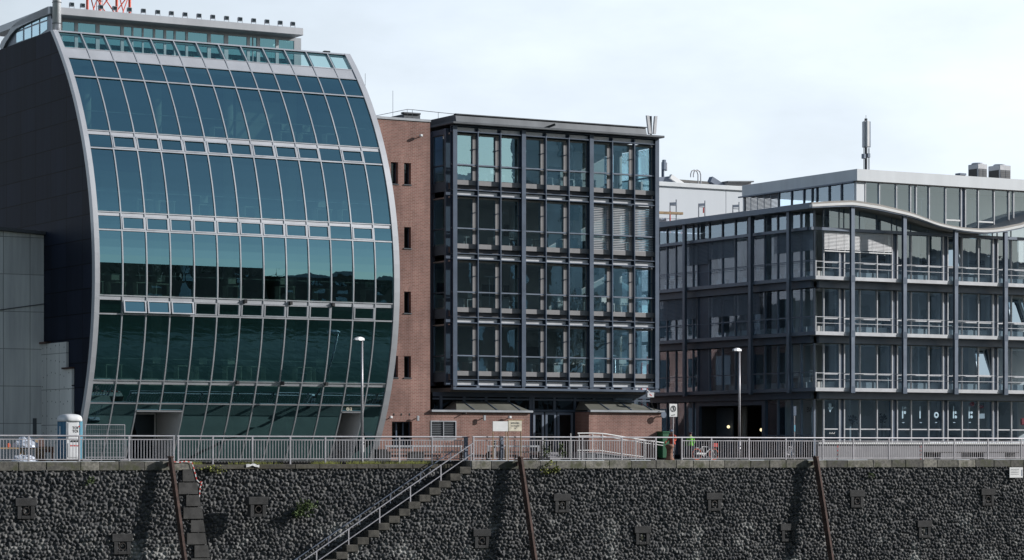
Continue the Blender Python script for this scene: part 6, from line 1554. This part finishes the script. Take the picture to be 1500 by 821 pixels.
for px, z0, z1 in ((940,0,7),(948,0,7.5),(981.5,ztp-1,ztp+.6),(998,ztp-2,ztp),(1016,ztp-2,ztp+.1),(930,0,7),(1030.5,ztp+.6,ztp+1.0)): x = bx(px,SB-.3); mb = MB(); mb.tube((x,SB-.3,z0),(x,SB-.3,z1),.05,6); mb.build('red_pole', M['tape_red'], sc)
r_ = random.Random(12); mb = MB(); n = 16; xa, xb_ = bx(940,SB+.4), bx(1022,SB+.4)
top_ = [(xa+(xb_-xa)*i/n, bz(960,313,SB)-(i/n)*1.0+r_.gauss(0,.1)) for i in range(n+1)]
for i in range(n): mb.prism([(top_[i][0],0),(top_[i+1][0],0),top_[i+1],top_[i]], 'y', SB+.4+r_.random()*.05, SB+.9)
mb.build('tarpaulin', M['sheet'], sc)
MB().bar((bx(960,SB),SB-.2,bz(960,312,SB)), (bx(997,SB),SB-.2,bz(997,313.5,SB)), .3, .18).build('plank', M['timber'], sc)
kx1 = cols[-1]-.4; kx0 = kx1-14
bk = thing('brick_house', (kx0+7, 38, 0), 'red brick house along the alley, mirrored in the dark flank of the corner building', 'building')
MB().box(kx0, kx1, YD+.6, 62, 0, 8.2).build('brick_wall', M['brick_side'], bk); MB().box(kx0+.02, kx1-.02, YD+.62, 61.98, 8.201, 15.5).build('upper_wall', M['plinth'], bk); MB().box(kx0-.2, kx1+.2, YD+.4, 62.2, 15.501, 15.8).build('roof', M['zinc'], bk)
for i in range(11):
    for j in range(3): y = YD+2.5+i*3.8; MB().box(kx1+.002, kx1+.05, y, y+1.5, 1.5+j*3.7, 3.6+j*3.7).build('window', M['white_render'] if (i+j) % 4 == 0 else M['glass_dark'], bk)

# ------------------------------------------------------------------ far bank, only seen mirrored in the glass
def warehouse(x0, x1, y0, y1, h, lab, roof=0, wallm='brick_far'):
    t = thing('harbour_warehouse', ((x0+x1)/2, (y0+y1)/2, -1.05), lab, 'building')
    MB().box(x0, x1, y0, y1, -1.05, h).build('wall', M[wallm], t)
    mb = MB()
    if roof: mb.prism([(y0-.5,h),(y1+.5,h),((y0+y1)/2,h+roof)], 'x', x0, x1)
    else: mb.box(x0-.3, x1+.3, y0-.3, y1+.3, h+.001, h+.6)
    mb.build('roof', M['zinc'], t)
    k = 0
    for i in range(int((x1-x0)/5)):
        for j in range(int(h/4.2)):
            if k >= 90: break
            k += 1; x = x0+2+i*5; z = 1.2+j*4.2; mb = MB(); mb.box(x, x+1.5, y1+.005, y1+.06, z, z+2.0); mb.build('window', M['glass_dark'], t)
FAR = [(18,61,-176,-156,FARH[0],'dark brick warehouse across the harbour, mirrored in the left half of the curved glass',0),
       (62,86,-174,-154,FARH[1],'lower dark brick warehouse across the harbour, mirrored in the right half of the curved glass',0),
       (87,104.8,-172,-155,FARH[1]+5,'dark brick warehouse across the harbour, mirrored low in the left bays of the middle block',3),
       (105.5,141,-164,-156,FARH[2],'gabled pale warehouse across the harbour, mirrored in the steel and glass block',5,'far_pale'),
       (142,200,-176,-156,FARH[3],'long pale warehouse across the harbour, mirrored in the corner building',0,'far_pale')]
for a in FAR: warehouse(*a)
def bare_tree(x, y, h, seed, lab):
    r_ = random.Random(seed); t = thing('bare_tree', (x, y, -1.05), lab, 'tree'); tr = MB(); br = MB()
    tr.tube((x,y,-1.05),(x,y,h*.3),.45,9,.32); tr.build('trunk', M['bark'], t)
    def grow(p, d, l, r, n):
        q = p+d*l; br.tube(p, q, r, 5, r*.65)
        if n == 0: return
        for _ in range(3 if n > 2 else 2+(r_.random() < .5)):
            e = (d+Vector((r_.gauss(0,.5), r_.gauss(0,.5), r_.gauss(.12,.35)))).normalized(); grow(q, e, l*(.68+.2*r_.random()), r*.62, n-1)
    for _ in range(4): grow(Vector((x,y,h*.28)), Vector((r_.gauss(0,.4), r_.gauss(0,.4), 1)).normalized(), h*.2, .24, 5)
    br.build('branches', M['bark'], t)
for i, (x, y, h, lab) in enumerate(((70,-141,24,'leafless tree on the far bank in front of the lower warehouse'),(120,-143,24,'tall leafless tree on the far bank before the gabled warehouse'),(98,-140,20,'leafless tree on the far bank between two warehouses'),(131,-141,22,'leafless spreading tree on the far bank, right of the tall one'),(46,-143,34,'leafless tree on the far bank before the left warehouse'))):
    bare_tree(x, y, h, 50+i, lab)
# ------------------------------------------------------------------ people
def person(px, b, H, lab, coat, cap, face, lean=0.0, arms=((.2,-.1),(.2,-.1))):
    """one skinned body; clothes are face materials of the body, the cap a child"""
    x = bx(px, b); t = thing('person', (x, b, 0), lab, 'person', 'people walking behind the railing')
    s = H/1.75; ca, sa = math.cos(face), math.sin(face)
    def w_(lx, ly, lz): lx += lean*max(0, lz-.9); return (lx*ca-ly*sa, lx*sa+ly*ca, lz)   # +x is forward
    V = []; E = []; R = []
    def j(p, r, par=None):
        V.append(w_(p[0]*s, p[1]*s, p[2]*s)); R.append(r*s)
        if par is not None: E.append((par, len(V)-1))
        return len(V)-1
    pel = j((0,0,.93), .135); ab = j((0,0,1.08), .13, pel); ch = j((0.01,0,1.28), .155, ab); sh = j((0,0,1.42), .12, ch); nk = j((0.01,0,1.51), .055, sh); hd = j((.02,0,1.60), .085, nk); hd2 = j((.025,0,1.69), .082, hd)
    j((.105,0,1.615), .022, hd)
    for sd, st in ((1,.16),(-1,-.16)):
        hp = j((0,sd*.10,.88), .10, pel); kn = j((st*.5+.03,sd*.11,.49), .065, hp); an_ = j((st,sd*.11,.10), .045, kn); j((st+.13,sd*.12,.04), .04, an_)
        sl = j((0,sd*.19,1.40), .065, sh); f, o_ = arms[0 if sd > 0 else 1]; el = j((f*.4,sd*.25,1.13), .048, sl); wr = j((f*.4+f*.9+.05,sd*.23,.92+.5*f), .034, el); pm_ = j((f*1.3+.1,sd*.23,.86+.55*f), .034, wr)
        for k in range(4):
            u = (k-1.5)*.02; a_ = j((f*1.3+.13,sd*.23+u,.80+.55*f), .010, pm_); j((f*1.3+.15,sd*.23+u,.765+.55*f+abs(k-1.5)*.006), .009, a_)
        a_ = j((f*1.3+.13,sd*.19,.85+.55*f), .011, pm_); j((f*1.3+.16,sd*.175,.82+.55*f), .010, a_)
    me = bpy.data.meshes.new('tmp'); me.from_pydata(V, E, []); o = bpy.data.objects.new('tmp', me); COL.objects.link(o)
    sm = o.modifiers.new('skin', 'SKIN'); sb_ = o.modifiers.new('sub', 'SUBSURF'); sb_.levels = sb_.render_levels = 2
    for i, r in enumerate(R): me.skin_vertices[0].data[i].radius = (r, r)
    me.skin_vertices[0].data[0].use_root = True
    dg = bpy.context.evaluated_depsgraph_get(); m2 = bpy.data.meshes.new_from_object(o.evaluated_get(dg)); bpy.data.objects.remove(o)
    m2.name = 'body'; m2.materials.clear()
    for k in ('navy', coat, 'skin', 'black'): m2.materials.append(M[k])
    for p in m2.polygons:
        c = p.center; z = c.z/s; rad = math.hypot(c.x, c.y)/s
        p.use_smooth = True
        hand_ = .70 < z < .93+.6*max(a[0] for a in arms) and rad > .215 and False
        p.material_index = 3 if z < .09 else 2 if z > 1.50 else 1 if z > .90 else 0
    bo = bpy.data.objects.new('body', m2); COL.objects.link(bo); bo.parent = t; LOC[bo.name] = LOC[t.name]
    hx, hy, hz_ = w_(.02*s, 0, 1.70*s); mb = MB(); mb.sphere((x+hx, b+hy, hz_), .112*s, 14, 8, (1,1,.72)); fx_, fy_ = ca, sa
    mb.disc((x+hx+fx_*.09, b+hy+fy_*.09, hz_-.02), .085*s, 'z', .015); mb.build('cap', M[cap], t, smooth=True)
    for sd in (1,-1):
        ex = w_(.108*s, sd*.033*s, 1.63*s); mb = MB(); mb.sphere((x+ex[0], b+ex[1], ex[2]), .012, 8, 6); mb.build('eye', M['black'], t)
person(985.5, 3.6, 1.74, 'person in an orange red jacket and pale blue cap behind the pole sign', 'redcloth', 'cap_blue', -2.6, .12, ((.32,0),(.30,0)))
person(1011.5, 4.4, 1.62, 'person in a bright green top and dark cap, right of the pole sign', 'hivis', 'cap_dark', 1.2, .02, ((.12,0),(.05,0)))
# bicycles
def bicycle(px0, px1, b, lab, frame, wheel, basket=None):
    x0, x1 = bx(px0, b), bx(px1, b); r = .33; W = (x1-x0)-2*r; t = thing('bicycle', ((x0+x1)/2, b, 0), lab, 'bicycle')
    R_ = (x0+r, b, r); F_ = (x1-r, b, r)
    for c in (R_, F_):
        mb = MB(); mb.ring(c, r-.02, .022, 'y', 26, 6); o = mb.build('wheel', M[wheel], t)
        mb = MB()
        for k in range(9): a = 2*PI*k/9; mb.tube(c, (c[0]+(r-.03)*math.cos(a), b, c[2]+(r-.03)*math.sin(a)), .006, 4)
        mb.tube((c[0],b-.05,c[2]),(c[0],b+.05,c[2]),.035,8); mb.build('spokes', M['galv'], o)
    bbk = (x0+r+W*.42, b, .30); st_ = (x0+r+W*.30, b, .78); hd_ = (x1-r-W*.20, b, .88); hl_ = (x1-r-W*.16, b, .72)
    mb = MB(); mb.tube(bbk, st_, .028, 8).tube(bbk, hl_, .038, 8).tube(st_, (hl_[0],b,hl_[2]+.02), .018, 8).tube(hl_, hd_, .026, 8).tube(hl_, F_, .022, 8).tube(bbk, R_, .03, 8).tube(st_, R_, .016, 6); mb.build('frame', M[frame], t)
    mb = MB(); mb.bbox(st_[0]-.14, st_[0]+.12, b-.07, b+.07, .86, .92, .02); mb.tube(st_, (st_[0]-.02,b,.88), .016, 6); mb.build('saddle', M['black'], t)
    mb = MB(); mb.tube((hd_[0],b-.28,1.0),(hd_[0],b+.28,1.0),.016,6).tube(hd_,(hd_[0],b,1.0),.018,6); mb.build('handlebar', M['black'], t)
    mb = MB(); mb.ring(bbk, .09, .012, 'y', 16, 5); mb.tube(bbk, (bbk[0]+.12,b-.1,.18), .012, 5); mb.bbox(bbk[0]+.07, bbk[0]+.17, b-.18, b-.08, .16, .19, .005); mb.build('crank', M['galv'], t)
    if basket:
        mb = MB(); bx_ = hd_[0]+.22; mb.bbox(bx_-.16, bx_+.18, b-.17, b+.17, .74, .98, .02); mb.build('basket', M[basket], t)
        mb = MB(); mb.bbox(x0+r-.1, bbk[0]+.05, b-.045, b+.045, .30, .42, .03); mb.build('chain_guard', M[frame], t)
        mb = MB(); mb.bbox(R_[0]-.1, R_[0]+.1, b-.03, b+.03, 2*r+.02, 2*r+.06, .01); mb.build('mudguard', M[frame], t)
bicycle(1014, 1052.5, 2.2, 'white rental bicycle with orange red wheels and a red basket behind the railing', 'white_paint', 'orange', 'tape_red')
bicycle(1146, 1168, 4.6, 'dark grey bicycle leaning before the glass flank of the corner building', 'galv', 'iron')
sb = 3.2; x = bx(1163.5, sb); z1 = bz(1163, 596, sb); t = thing('parking_sign', (x, sb, 0), 'dark narrow road sign seen edge on, on a pole before the glass flank', 'sign')
MB().tube((x,sb,0),(x,sb,z1),.035,8).build('pole', M['galv'], t); MB().bbox(x-.10, x+.12, sb-.05, sb-.03, z1-.55, z1+.02, .01).build('plate', M['steel_blue'], t); MB().bbox(x-.05, x+.05, sb-.05, sb-.03, z1-1.5, z1-1.1, .01).build('lower_plate', M['tpl_light'], t)
